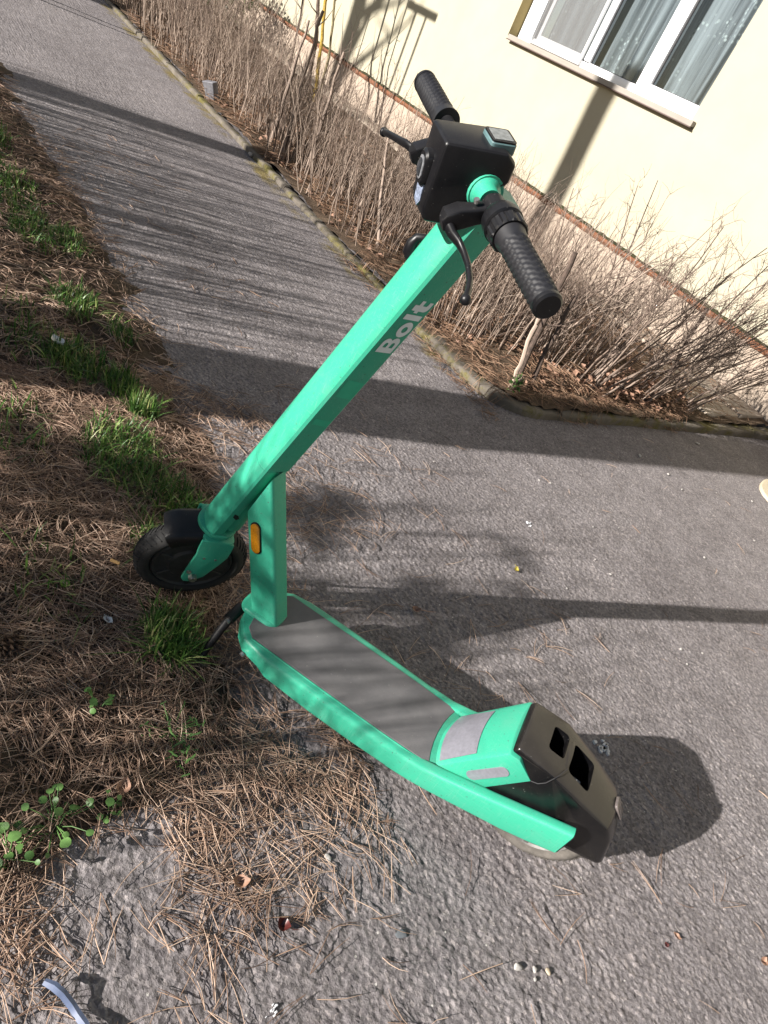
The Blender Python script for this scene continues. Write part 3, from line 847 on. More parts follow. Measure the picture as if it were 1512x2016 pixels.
def tuft(label, parts):
    V, F = join(parts)
    tag(link('grass_tuft', np_mesh('grass_tuft', V, F), MAT['grass'], None, True, 0), label, 'grass', 'grass tufts in the needle litter')
tuft('dark green grass tuft in front of the scooter wheel beside the kickstand foot', [blades(750, -0.86, 0.50, 0.085, 0.07, (0.03, 0.085), 0.0016, 0.7)])
tuft('broad sunlit grass tuft with a pale dead leaf, by the tree shadow', [blades(520, -1.93, 0.51, 0.13, 0.10, (0.035, 0.085), 0.0020, 0.6), blades(300, -1.82, 0.62, 0.09, 0.06, (0.04, 0.08), 0.0020, 0.5)])
tuft('small bright yellow-green grass tuft at the path edge, in full sun', [blades(330, -1.70, 0.655, 0.06, 0.05, (0.04, 0.09), 0.0019, 0.5)])
tuft('wide shaded grass patch left of the scooter stem', [blades(900, -1.47, 0.55, 0.20, 0.12, (0.03, 0.075), 0.0018, 0.7), blades(350, -1.30, 0.64, 0.10, 0.08, (0.03, 0.07), 0.0018, 0.7)])
tuft('low grass growing behind the front tyre', [blades(420, -1.15, 0.56, 0.11, 0.08, (0.02, 0.06), 0.0016, 0.9)])
gp = []
for (x, y, rx, ry, n) in ((-2.9, .54, .26, .10, 420), (-2.82, .66, .14, .07, 240), (-2.33, .58, .16, .09, 330), (-3.3, .52, .3, .12, 420), (-3.9, .5, .3, .12, 380), (-4.4, .45, .3, .12, 300), (-2.15, .70, .10, .06, 130), (-1.6, .30, .2, .1, 120), (-1.05, .30, .2, .1, 60), (-2.1, .40, .25, .1, 160)):
    gp.append(blades(int(n * 1.3), x, y, rx, ry, (0.02, 0.068), 0.0021, 0.75))
V, F = join(gp)
tag(link('verge_grass', np_mesh('verge_grass', V, F), MAT['grass'], None, True, 0), 'scattered green grass along the left verge', 'grass', kind='stuff')

# small leafy weeds
def weed(label, x, y, leaves, spread, size, kind='round'):
    V = []; F = []; z0 = float(zf(np.array([x]), np.array([y]))[0])
    st_p, st_r = [], []
    for i in range(leaves):
        a = random.uniform(0, 6.28); r = spread * math.sqrt(random.random()); h = random.uniform(0.008, 0.03)
        c = Vector((x + r * math.cos(a), y + r * math.sin(a), z0 + h)); s = size * .68 * random.uniform(0.5, 1.25)
        t = Vector((random.gauss(0, .35), random.gauss(0, .35), 1)).normalized(); u = t.cross(Vector((math.cos(a * 3), math.sin(a * 3), 0))).normalized(); w = t.cross(u)
        n = 9; b = len(V); V.append(c + t * s * 0.12)
        for k in range(n):
            q_ = 6.283 * k / n; rr_ = s * (1 - 0.28 * math.cos(q_)) if kind == 'round' else s * (0.28 + 0.55 * abs(math.cos(q_)) ** 2 + .25 * (k % 2))
            V.append(c + u * rr_ * math.cos(q_) * (1.0 if kind == 'round' else 1.8) + w * rr_ * math.sin(q_) * (1.0 if kind == 'round' else 0.6) + t * s * 0.15 * math.cos(2 * q_))
        for k in range(n): F.append((b, b + 1 + k, b + 1 + (k + 1) % n))
        st_p.append([(x + random.gauss(0, .006), y + random.gauss(0, .006), z0 - .003), (x + 0.5 * r * math.cos(a), y + 0.5 * r * math.sin(a), z0 + h * .7), tuple(c)]); st_r.append([.0011, .0009, .0007])
    me = bpy.data.meshes.new('leaves'); me.from_pydata(V, [], F); me.update()
    o = thing('weed_plant', label, 'weed', (0, 0, 0), 'leafy weeds on the verge')
    link('leaves', me, MAT['weed'], o, True, 0)
    Vt, Ft = tubes_np(np.array(st_p), np.array(st_r), 4)
    link('stems', np_mesh('stems', Vt, Ft), MAT['weed'], o, True, 0)
weed('small round-leaved weed below the brown leaf scrap', -0.72, 0.32, 9, 0.035, 0.011)
weed('larger round-leaved weed clump near the lower left edge', -0.535, 0.215, 24, 0.065, 0.011)
weed('little round-leaved weed right of the larger clump', -0.53, 0.30, 9, 0.03, 0.010)
weed('round-leaved weed cut by the left frame edge', -0.50, 0.145, 12, 0.05, 0.012)
weed('jagged-leaved pale weed rosette below the grass tuft', -0.645, 0.44, 26, 0.06, 0.010, 'jag')
weed('jagged-leaved weed at the path edge lower down', -0.585, 0.44, 8, 0.035, 0.013, 'jag')

# ------------------------------------------------------------------ bare shrubs
def shrub_mesh(nst, h, base, spread, r0, ntw, tw_len, lean=(0, 0), wig=0.05, forks=0, seed=0):
    rg = np.random.default_rng(seed); K_ = 7
    a = rg.uniform(0, 2 * np.pi, nst); br = base * np.sqrt(rg.random(nst))
    hh_ = rg.uniform(h[0], h[1], nst); t = np.linspace(0, 1, K_)
    out = np.abs(rg.normal(spread, spread * .5, nst)) * hh_
    oa = a + rg.normal(0, .5, nst)
    X = (br * np.cos(a))[:, None] + (np.cos(oa) * out)[:, None] * (t ** 1.25)[None, :] + lean[0] * hh_[:, None] * t[None, :] + np.cumsum(rg.normal(0, wig * .3, (nst, K_)), 1) * hh_[:, None] * .35
    Y = (br * np.sin(a))[:, None] + (np.sin(oa) * out)[:, None] * (t ** 1.25)[None, :] + lean[1] * hh_[:, None] * t[None, :] + np.cumsum(rg.normal(0, wig * .3, (nst, K_)), 1) * hh_[:, None] * .35
    Z = hh_[:, None] * t[None, :] - 0.02
    P = np.stack([X, Y, Z], -1)
    rr_ = rg.uniform(.7, 1.3, nst)[:, None] * r0 * (1 - 0.72 * t)[None, :]
    tp, tr = [], []
    for i in range(nst):
        for k in range(ntw):
            s = rg.uniform(.35, .98); j = min(int(s * (K_ - 1)), K_ - 2); f = s * (K_ - 1) - j
            p = P[i, j] * (1 - f) + P[i, j + 1] * f; d = (P[i, j + 1] - P[i, j]); d /= np.linalg.norm(d)
            q_ = rg.normal(size=3); q_[2] = abs(q_[2]) * .4; d2_ = d + q_ * .6; d2_ /= np.linalg.norm(d2_)
            L_ = rg.uniform(*tw_len) * (1.15 - .5 * s)
            b1 = p + d2_ * L_ * .5 + rg.normal(0, .012, 3); b2 = p + d2_ * L_ + rg.normal(0, .03, 3) * L_ * 4 * .3
            tp.append([p, b1, b2]); q2 = r0 * .42 * (1.1 - .5 * s); tr.append([q2, q2 * .75, q2 * .35])
            for m in range(forks):
                d3 = d2_ + rg.normal(size=3) * .75; d3 /= np.linalg.norm(d3); L3 = L_ * rg.uniform(.3, .7); s3 = b1 if m % 2 else p + d2_ * L_ * .75
                tp.append([s3, s3 + d3 * L3 * .5 + rg.normal(0, .006, 3), s3 + d3 * L3]); tr.append([q2 * .6, q2 * .5, q2 * .3])
    B = np_mesh('branches', *tubes_np(P, rr_, 4)); Tm = np_mesh('twigs', *tubes_np(np.array(tp), np.array(tr), 3))
    return B, Tm
def shrub(pair, mat, loc, rz, sc_, label, group=None):
    o = thing('shrub', label, 'shrub', loc, group); o.rotation_euler = (0, 0, rz); o.scale = (sc_, sc_, sc_)
    for me, nm in zip(pair, ('branches', 'twigs')):
        if not me.materials: me.materials.append(mat)
        me.polygons.foreach_set('use_smooth', np.ones(len(me.polygons), dtype=bool))
        c = bpy.data.objects.new(nm, me); COL.objects.link(c); c.parent = o; c['kind'] = 'stuff'
    return o
hedge = [shrub_mesh(18, (0.40, 1.2), 0.20, 0.22, 0.0050, 5, (0.12, 0.40), wig=.17, forks=1, seed=60 + i) for i in range(5)]
short = [shrub_mesh(20, (0.25, 0.75), 0.16, 0.16, 0.0042, 4, (0.10, 0.30), wig=.09, forks=1, seed=70 + i) for i in range(4)]
HG = 'bare hedge shrubs in the bed along the path'
x = -12.3
k = 0
while x < -3.35:
    for row, yy in enumerate((2.56, 2.82, 3.12)):
        if row == 2 and x > -7.0: continue
        if row == 1 and x > -6.4 and k % 3: k += 1; continue
        px = x + random.uniform(-.09, .09) + row * .1; py = yy + random.uniform(-.06, .06)
        sc_ = random.uniform(.7, 1.05) * (0.80 if px > -6.8 else 1.0)
        shrub(hedge[k % 5], MAT['twig'], (px, py, bed_z(np.array([px]), np.array([py]))[0]), random.uniform(0, 6.28), sc_, 'leafless upright shrub in the dense hedge row behind the mossy kerb', HG)
        k += 1
    x += 0.29
k = 0
for i in range(56):
    px = random.uniform(-5.6, -2.30); py = random.uniform(2.5, 3.5) if px > -3.4 else random.uniform(2.6, 4.3)
    shrub(short[k % 4], MAT['twig'] if k % 4 else MAT['twig'], (px, py, bed_z(np.array([px]), np.array([py]))[0]), random.uniform(0, 6.28), random.uniform(.7, 1.15), 'low tangle of dry stalks between hedge and house plinth', 'dry stalk clumps in the bed')
    k += 1
big = [
    ((-2.14, 3.30), 22, (0.55, 1.05), (.30, .10), 'wide fan-shaped bare bush at the bed corner, in front of the beige plinth'),
    ((-2.10, 3.72), 24, (0.55, 1.15), (.30, .10), 'tallest fan-shaped bare bush reaching above the plinth onto the cream wall'),
    ((-2.08, 4.05), 16, (0.45, 0.95), (.35, .05), 'fan-shaped bare bush nearest the right end of the bed'),
    ((-2.55, 3.05), 18, (0.5, 0.95), (.15, .10), 'bare branching bush standing behind the scooter grip'),
    ((-2.55, 3.75), 18, (0.5, 1.05), (.2, .1), 'bare bush growing against the plinth behind the fan-shaped ones'),
]
for i, ((px, py), n_, h_, ln_, lab) in enumerate(big):
    pr_ = shrub_mesh(int(n_ * .95), h_, 0.13, 0.27, 0.0068, 8, (0.08, 0.28), lean=ln_, wig=.13, forks=4, seed=90 + i)
    shrub(pr_, MAT['twigd'], (px, py, 0.04), 0, 1.0, lab)

def stick(name, label, cat, pts, r, mat, knots=0, group=None):
    P = []
    for i in range(len(pts) - 1):
        for k in range(5):
            t = k / 5; P.append(tuple(pts[i][j] * (1 - t) + pts[i + 1][j] * t + random.gauss(0, .004 if i or k else 0) for j in range(3)))
    P.append(pts[-1]); n = len(P)
    R_ = [r[0] + (r[1] - r[0]) * i / (n - 1) + random.uniform(-.08, .08) * r[0] for i in range(n)]
    o = thing(name, label, cat, pts[0], group)
    mb = MB(); mb.tube([tuple(a - b for a, b in zip(p, pts[0])) for p in P], R_, 10); mb.build('trunk', mat, o)
    tp, tr = [], []
    for k in range(knots):
        i = random.randint(n // 2, n - 2); p = Vector(P[i]) - Vector(pts[0]); d = Vector((random.gauss(0, 1), random.gauss(0, 1), random.uniform(.4, 1.4))).normalized(); L_ = random.uniform(.1, .4)
        tp.append([p, p + d * L_ * .5 + Vector((random.gauss(0, .02), 0, 0)), p + d * L_ + Vector((0, 0, .03))]); tr.append([R_[i] * .4, R_[i] * .28, R_[i] * .1])
    if knots:
        link('twigs', np_mesh('twigs', *tubes_np(np.array([[tuple(q_) for q_ in p] for p in tp]), np.array(tr), 5)), mat, o, True, 0)['kind'] = 'stuff'
    return o
stick('cut_stem', 'dark cut stem with a blunt top leaning by the scooter grip', 'stem', [(-2.07, 2.60, .02), (-2.12, 2.62, .35), (-2.17, 2.62, .70)], (.016, .013), MAT['bark'], 3)
stick('cut_stem', 'shorter dark stem right behind the blunt one at the bed corner', 'stem', [(-2.06, 2.70, .02), (-2.10, 2.72, .30), (-2.13, 2.74, .52)], (.013, .010), MAT['bark'], 3)
stick('cut_stem', 'pale thick stem in the dry stalks between lever and kerb', 'stem', [(-3.55, 2.60, .02), (-3.80, 2.64, .30), (-4.02, 2.68, .62)], (.013, .009), MAT['twig'], 4)
stick('cut_stem', 'upright purplish stem among the fan-shaped bushes', 'stem', [(-2.04, 3.82, .02), (-2.10, 3.86, .30), (-2.16, 3.9, .62)], (.014, .011), MAT['bark'], 3)
stick('cut_stem', 'pale leaning stem at the very corner of the bed', 'stem', [(-2.01, 2.52, .03), (-2.05, 2.53, .2), (-2.10, 2.54, .40)], (.012, .010), MAT['twig'], 2)
for i, (x0, y0, dx, h, lab) in enumerate(((-5.05, 2.55, -.12, 1.0, 'dark thick hedge stem left of the handlebar lever'), (-4.75, 2.62, -.10, .85, 'second dark hedge stem, right of the first'), (-5.35, 2.58, -.05, .9, 'knotty dark stem over the mossy kerb'))):
    stick('hedge_stem', lab, 'stem', [(x0, y0, .03), (x0 + dx * .4, y0 + .02, h * .5), (x0 + dx, y0 + .05, h)], (.016, .009), MAT['twigd'], 5)
stick('sapling', 'young tree stem covered in yellow lichen before the plinth', 'sapling', [(-7.95, 4.2, .05), (-8.10, 4.2, .42), (-8.36, 4.2, .95), (-8.5, 4.2, 1.6), (-8.6, 4.2, 2.4)], (.022, .012), MAT['lichen'], 9)
stick('sapling', 'slim olive-brown sapling right of the yellow one', 'sapling', [(-7.93, 4.25, .05), (-8.02, 4.25, .5), (-8.25, 4.25, 1.0), (-8.4, 4.25, 2.4)], (.016, .010), MAT['olive'], 7)
stick('sapling', 'dark red-brown sapling left of the yellow one', 'sapling', [(-8.30, 4.25, .05), (-8.42, 4.25, .58), (-8.65, 4.25, .95), (-8.8, 4.25, 2.2)], (.026, .016), MAT['bark'], 9)
stick('sapling', 'pale thin sapling farthest left against the cream wall', 'sapling', [(-8.86, 4.25, .05), (-8.92, 4.25, .45), (-9.0, 4.25, .85), (-9.1, 4.25, 2.0)], (.014, .009), MAT['twig'], 6)

# evergreen clump at the far end of the hedge and a green sprout at the corner
def leafy(name, label, cat, c, rx, ry, rz, n, size, mat):
    rg = np.random.default_rng(int(abs(c[0]) * 100)); V = []; F = []
    o = thing(name, label, cat, c)
    for i in range(n):
        d = rg.normal(size=3); d /= np.linalg.norm(d); r = rg.random() ** .4
        p = np.array([d[0] * rx * r, d[1] * ry * r, rz + d[2] * rz * r]); u = rg.normal(size=3); u /= np.linalg.norm(u); w = np.cross(u, rg.normal(size=3)); w /= np.linalg.norm(w); s = size * rg.uniform(.6, 1.3)
        b = len(V); V += [tuple(p - u * s), tuple(p + w * s * .45), tuple(p + u * s), tuple(p - w * s * .45)]; F += [(b, b + 1, b + 2), (b, b + 2, b + 3)]
    me = bpy.data.meshes.new('foliage'); me.from_pydata(V, [], F); me.update(); link('foliage', me, mat, o, False)
    tp = [[(0, 0, 0), (rg.normal(0, rx * .3), rg.normal(0, ry * .3), rz), (rg.normal(0, rx * .6), rg.normal(0, ry * .6), rz * 1.7)] for _ in range(14)]
    link('stems', np_mesh('stems', *tubes_np(np.array(tp), np.full((14, 3), size * .12), 4)), MAT['twigd'], o, True, 0)
leafy('evergreen_bush', 'dull green leafy bush far back behind the hedge by the wall', 'shrub', (-11.6, 4.3, 0.05), .75, .45, .42, 900, .05, MAT['evergreen'])
leafy('green_sprout', 'small fresh green sprout at the foot of the dark cut stem', 'plant', (-1.99, 2.50, 0.05), .035, .035, .05, 40, .018, MAT['weed'])
# heap of dead leaves under the fan bushes
V = []; F = []
for i in range(1300):
    x_ = random.gauss(-2.12, .10); y_ = random.gauss(3.55, .36); z_ = .05 + abs(random.gauss(0, .045))
    if i > 420:
        x_ = random.uniform(-7.5, -2.0); y_ = random.uniform(2.42, 4.3); z_ = float(bed_z(np.array([x_]), np.array([y_]))[0]) + random.uniform(.004, .03)
    u = Vector((random.gauss(0, 1), random.gauss(0, 1), random.gauss(0, .5))).normalized(); w = u.cross(Vector((random.gauss(0, 1), random.gauss(0, 1), random.gauss(0, 1)))).normalized(); s = random.uniform(.012, .03); b = len(V); p = Vector((x_, y_, z_))
    V += [p - u * s, p + w * s * .6 + u.cross(w) * s * .3, p + u * s, p - w * s * .6 + u.cross(w) * s * .3]; F += [(b, b + 1, b + 2), (b, b + 2, b + 3)]
me = bpy.data.meshes.new('leaf_heap'); me.from_pydata(V, [], F); me.update()
tag(link('leaf_heap', me, MAT['leafbrown'], None, False), 'dry brown leaves strewn in the bed and heaped under the fan-shaped bushes', 'dry leaves', kind='stuff')

# ------------------------------------------------------------------ the scooter
S_K = 0.982
S_LOC = Vector((-0.16263 * S_K, 1.12483 * S_K, CAM_H * (1 - S_K))); S_YAW = -2.562545; S_LEAN = 0.045684
scooter = thing('electric_scooter', 'teal green rental electric scooter leaning on its kickstand at the path edge', 'scooter', S_LOC)
scooter.matrix_world = Matrix.Translation(S_LOC) @ Matrix.Rotation(S_YAW, 4, 'Z') @ Matrix.Rotation(-S_LEAN, 4, 'X') @ Matrix.Scale(S_K, 4)
K_M = Matrix.Translation((1.00002, 0, 0.12623)) @ Matrix.Rotation(-0.232932, 4, 'Y') @ Matrix.Rotation(0.790811, 4, 'Z')
def KT(p): return K_M @ Vector(p)

# deck: hollowed tray, tapering tail rails that sweep up past the rear wheel
deck = MB()
st = [(.833, .022, .1168, .088), (.826, .050, .1168, .082), (.808, .076, .1168, .076), (.782, .096, .1168, .073), (.735, .1045, .1168, .071), (.712, .1055, .1168, .058), (.60, .1062, .1168, .053), (.50, .1062, .1168, .053), (.40, .1040, .1170, .055), (.350, .1020, .1175, .058), (.318, .1010, .1185, .064)]
rings = []
for (x_, hw, zt, zb) in st:
    r_ = min(.012, hw * .4)
    rings.append([(x_, y_, z_) for (y_, z_) in rrect(0, (zt + zb) / 2, hw, (zt - zb) / 2, r_, 4)])
deck.loft(rings)
for sg in (1, -1):
    rings = []
    for (x_, zt, zb, yo) in ((.40, .1165, .056, .1038), (.345, .1195, .060, .1024), (.30, .131, .068, .1018), (.25, .147, .080, .1014), (.20, .163, .092, .1008), (.15, .180, .103, .1000), (.10, .197, .119, .0992), (.0475, .2145, .139, .0985)):
        rings.append([(x_, sg * y_, z_) for (y_, z_) in rrect((yo + .074) / 2, (zt + zb) / 2, (yo - .074) / 2, (zt - zb) / 2, .008, 3)])
    deck.loft(rings)
deck_o = deck.build('deck', MAT['paint'], scooter, angle=38)
mat_ = MB(); out_ = [(.806, .030), (.797, .064), (.776, .0805)] + [(.60, .083), (.45, .083)] + [(.330, .0805), (.3375, .055), (.3420, .028), (.3435, 0), (.3420, -.028), (.3375, -.055), (.330, -.0805)] + [(.45, -.083), (.60, -.083)] + [(.776, -.0805), (.797, -.064), (.806, -.030)]
mat_.prism(out_, 2, .1160, .1190); mat_.build('grip_mat', MAT['gripmat'], scooter, bevel=.0008, seg=1)
for sg in (1, -1):
    ec_ = MB(); ec_.loft([[(x_, sg * y_, z_) for (y_, z_) in rrect((.0985 + .074) / 2, .1768, .0100, .0350, .006, 3)] for x_ in (.0480, .0445)]); ec_.build('rail_end', MAT['black'], deck_o)
fr_ = MB(); fr_.tube([(.7765, .0838, .1172), (.60, .0855, .1172), (.45, .0855, .1172), (.332, .0830, .1174)], .0016, 6); fr_.build('mat_edge', MAT['paint'], deck_o)

# rear cover (painted hump) in front of the rear fender
def hump_pt(y_, t):      # front slope, t 0 base .. 1 crest
    bl = 1 - (y_ / .074) ** 2
    return Vector((.316 + .016 * bl + t * (.226 + .006 * bl - .316 - .016 * bl), y_, .1195 + t * (.272 - .1195)))
ys = np.linspace(-.0745, .0745, 13); rings = []
for y_ in ys:
    B0 = hump_pt(y_, 0); A0 = hump_pt(y_, 1)
    rings.append([(B0.x, y_, .108), tuple(B0), tuple(hump_pt(y_, .5)), tuple(A0), (.205, y_, .272), (.1645, y_, .2430), (.2185, y_, .150), (.232, y_, .108)])
hm = MB(); hm.loft(rings); hump = hm.build('rear_cover', MAT['paint'], scooter, bevel=.0022, angle=30)
pn = MB(); rings = []
nrm = Vector((.86, 0, .51))
for t in np.linspace(.055, .56, 6):
    hw = .0665 - .0045 * (t - .055) / .5
    rings.append([tuple(hump_pt(y_, t) + nrm * .0016) for y_ in np.linspace(-hw, hw, 11)])
pn.loft(rings, cap=False, close=False); pn.build('reflective_panel', MAT['reflect'], hump)
pl = MB(); u_ = Vector((-.535, 0, .845)); v_ = Vector((.845, 0, .535)); c_ = Vector((.2325, 0, .1915)); P = []
for k in range(24):
    a = 2 * math.pi * k / 24; P.append(c_ + u_ * ((.036 if math.cos(a) > 0 else -.036) + .0115 * math.cos(a)) + v_ * .0115 * math.sin(a))
for sg in (1, -1):
    pl = MB(); pl.loft([[(p.x, sg * .0743, p.z) for p in P], [(p.x, sg * .0762, p.z) for p in P]]); pl.build('side_reflector', MAT['reflect'], hump)
wd_ = MB(); wl = [(.308, .0766), (.30, .0770), (.26, .0772), (.215, .0775)]
for sg in (1, -1):
    pts = [(x_, sg * y_, .1185 if x_ > .32 else .1185 + (.318 - x_) * .34) for x_, y_ in wl]
    wd_ = MB(); wd_.tube(pts, [.0024, .0030, .0034, .0026], 8); wd_.build('weld_bead', MAT['paint'], hump)

# rear fender (black shell with a carrying-handle opening)
prof = [(.2215, .152, .0735, 0), (.1690, .2420, .0738, 0), (.2050, .2735, .0700, 0), (.2265, .2735, .0690, .2), (.2190, .2905, .0660, 1), (.1420, .2850, .0735, 1), (.0650, .2590, .0660, 1), (-.0020, .2320, .0560, 1.3), (-.0290, .1930, .0440, 1.1), (-.0640, .1020, .0210, .5), (-.0560, .0920, .0210, 0), (.0200, .1180, .0560, 0), (.0480, .1400, .0690, 0), (.1600, .1420, .0720, 0)]
fm = MB(); nP = len(prof); ncol = 7; Vf = []; Ff = []
for c in range(ncol):
    f_ = 1 - 2 * c / (ncol - 1); cr = (1 - abs(f_) ** 2.4) * .0075
    for i, (x_, z_, hw, k_) in enumerate(prof):
        a_ = Vector((prof[(i + 1) % nP][0] - prof[i - 1][0], prof[(i + 1) % nP][1] - prof[i - 1][1])).normalized(); nx_, nz_ = -a_.y, a_.x
        if k_ and nx_ * (x_ - .09) + nz_ * (z_ - .18) < 0: nx_, nz_ = -nx_, -nz_
        Vf.append((x_ + nx_ * cr * k_, hw * f_, z_ + nz_ * cr * k_))
for c in range(ncol - 1):
    for i in range(nP): Ff.append((c * nP + i, c * nP + (i + 1) % nP, (c + 1) * nP + (i + 1) % nP, (c + 1) * nP + i))
Ff += [tuple(range(nP - 1, -1, -1)), tuple(range((ncol - 1) * nP, ncol * nP))]
fm.add(Vf, Ff)
fender = fm.build('rear_fender', MAT['fender'], scooter, bevel=.0055, seg=3, angle=30)
def carve(target, boxes):
    """cut rounded boxes out of a mesh for good (no helper objects stay behind)"""
    cut = MB()
    for (x0, x1, y0, y1, z0, z1) in boxes:
        cut.loft([[(x_, y_, z0) for x_, y_ in rrect((x0 + x1) / 2, (y0 + y1) / 2, (x1 - x0) / 2, (y1 - y0) / 2, .008, 3)], [(x_, y_, z1) for x_, y_ in rrect((x0 + x1) / 2, (y0 + y1) / 2, (x1 - x0) / 2, (y1 - y0) / 2, .008, 3)]])
    co = cut.build('cutter', MAT['fender'])
    par = target.parent; target.parent = None; target.matrix_world = Matrix.Identity(4)
    md = target.modifiers.new('cut', 'BOOLEAN'); md.object = co; md.operation = 'DIFFERENCE'; md.solver = 'EXACT'
    bpy.context.view_layer.update()
    dg = bpy.context.evaluated_depsgraph_get()
    nm = bpy.data.meshes.new_from_object(target.evaluated_get(dg))
    target.modifiers.clear(); old = target.data; nm.name = old.name + '_cut'; target.data = nm
    bpy.data.objects.remove(co, do_unlink=True)
    nm.set_sharp_from_angle(angle=rad(30))
    target.parent = par; target.matrix_parent_inverse = Matrix.Identity(4); target.matrix_basis = Matrix.Identity(4)
carve(fender, [(.134, .170, -.036, .026, .225, .32), (.064, .118, -.036, .036, .205, .32)])
hd = MB(); rings = []
for k in range(9):
    a = -1 + k / 4; y_ = .040 * a; zc = .2795 + .006 * (1 - a * a)
    rings.append([(.126 + .0085 * math.cos(q_), y_, zc + .0048 * math.sin(q_)) for q_ in np.linspace(0, 2 * math.pi, 11)[:-1]])
hd.loft(rings); hd.build('carry_handle', MAT['fender'], fender)
seam = MB(); seam.tube([(.1660, .0744, .2440), (.1530, .0750, .2500), (.1440, .0748, .2640), (.1385, .0728, .2850), (.1330, .0640, .2890), (.1270, .0500, .2895), (.1215, .0380, .2890)], .0008, 6)
seam.build('cover_seam', MAT['gasket'], fender)
lk = MB(); lk.box((.072, .000, .2125), (.096, .030, .2440)); lk.build('lock_block', MAT['lens'], fender, bevel=.004)
tl = MB(); tl.loft([[(x_, y_, 0.0) for x_, y_ in rrect(0, 0, .019, .015, .006, 3)], [(x_, y_, .006) for x_, y_ in rrect(0, 0, .019, .015, .006, 3)]])
TLM = Matrix.Translation((-.0155, -.012, .2125)) @ Matrix.Rotation(rad(-37), 4, 'Y') @ Matrix.Rotation(rad(-90 + 90), 4, 'Z')
def tail_T(p): return Vector((-.0150, -.010, .2290)) + Vector((-.70, 0, -.714)) * p[0] + Vector((0, 1, 0)) * p[1] + Vector((-.714, 0, .70)) * p[2]
tl.build('tail_light', MAT['redlens'], scooter, T=tail_T, bevel=.002)

# wheels
def wheel(T, tyre_mat, hub_mat, dusty):
    holder = MB()
    Rw, wv = .1262, .027
    pr = []
    for k in range(20):
        a = 2 * math.pi * k / 20
        pr.append((Rw - .021 + .021 * math.cos(a) * (1.0 if math.cos(a) > 0 else .75), wv * math.sin(a) * (1 - .12 * math.cos(a))))
    holder.revolve(pr, (0, 0, 0), 56)
    ty = holder.build('wheel', tyre_mat, scooter, T=T, angle=60)
    tr = MB()
    for k in range(56):
        a0 = 2 * math.pi * k / 56
        for sg in (1, -1):
            pts = []
            for (ang_, yy_) in ((a0, .003 * sg), (a0 + .035, .012 * sg), (a0 + .075, .021 * sg)):
                rr_ = Rw - .021 + .021 * math.sqrt(max(0, 1 - (yy_ / wv) ** 2)) + .0004
                pts.append((rr_ * math.cos(ang_), yy_, rr_ * math.sin(ang_)))
            tr.tube(pts, [.0018, .0020, .0016], 4)
    tr.build('tread', tyre_mat, ty, T=T)
    hb = MB(); hb.revolve([(.0, -.024), (.050, -.024), (.056, -.019), (.083, -.019), (.0875, -.023), (.091, -.020), (.091, .020), (.0875, .023), (.083, .019), (.056, .019), (.050, .024), (.0, .024)], (0, 0, 0), 48, closed=False)
    hb.build('rim', hub_mat, ty, T=T)
    for k in range(6):
        a = 2 * math.pi * k / 6 + .3
        for sg in (1, -1):
            P = [(r * math.cos(a + dd), sg * .0225, r * math.sin(a + dd)) for r, dd in ((.052, -.10), (.084, -.06), (.084, .06), (.052, .10))]
            sp = MB(); sp.loft([P, [(p[0], sg * .0170, p[2]) for p in P]]); sp.build('spoke', hub_mat, ty, T=T, bevel=.001, seg=1)
    ax = MB(); ax.tube([(0, -.062, 0), (0, .062, 0)], .007, 12); ax.build('axle', MAT['steel'], ty, T=T)
    return ty
WS = .120 / .1262
wheel(lambda p: Vector((p[0] * WS + .083, p[1], p[2] * WS + .0975)), MAT['tyre_dusty'], MAT['hub'], True)
wheel(lambda p: KT((p[0] * .965 + .008, p[1], p[2] * .965)), MAT['tyre'], MAT['darkhub'], False)

# neck post rising from the deck to the head tube
nk = MB(); rings = []
for z_ in (.112, .157, .25, .30):
    cx_ = .7965 + .358 * (z_ - .145); d_ = .0345; rings.append([(x_, y_, z_) for x_, y_ in rrect(cx_, 0, d_, .0262, .009, 4)])
top_ = []
for dx_, y_ in rrect(0, 0, .0345, .0262, .009, 4):
    zt_ = .352 + (.0345 - dx_) * 1.62; top_.append((.7965 + .358 * (zt_ - .145) + dx_, y_, zt_))
rings.append(top_)
nk.loft(rings)
post = nk.build('neck_post', MAT['paint'], scooter, angle=40)
fl = MB(); fl.loft([[(x_, y_, .115) for x_, y_ in rrect(.801, 0, .050, .036, .028, 6)], [(x_, y_, .1225) for x_, y_ in rrect(.801, 0, .049, .035, .027, 6)], [(x_, y_, .126) for x_, y_ in rrect(.800, 0, .040, .030, .018, 6)]])
fl.build('weld_collar', MAT['paint'], post, angle=50)
rf = MB(); P = []
ax_ = Vector((.337, 0, .941)); nx_ = Vector((.941, 0, -.337)); c_ = Vector((.8665, 0, .312))
for k in range(20):
    a = 2 * math.pi * k / 20; P.append(c_ + ax_ * ((.024 if math.sin(a) > 0 else -.024) + .0105 * math.sin(a)) + nx_ * .0105 * math.cos(a))
Pb = [c_ + (p - c_) * 1.10 for p in P]
rb = MB(); rb.loft([[(p.x, .0255, p.z) for p in Pb], [(p.x, .0282, p.z) for p in Pb]])
rbo = rb.build('reflector_backing', MAT['black'], post)
rf.loft([[(p.x, .0270, p.z) for p in P], [(p.x, .0308, p.z) for p in P], [(c_.x + (p.x - c_.x) * .85, .0325, c_.z + (p.z - c_.z) * .85) for p in P]])
rf.build('amber_reflector', MAT['amber'], rbo)
ht = MB(); ht.tube([(-.019, 0, .150), (-.022, 0, .25), (-.026, 0, .355)], .0275, 20); ht.build('head_tube', MAT['paint'], scooter, T=KT, bevel=.002)

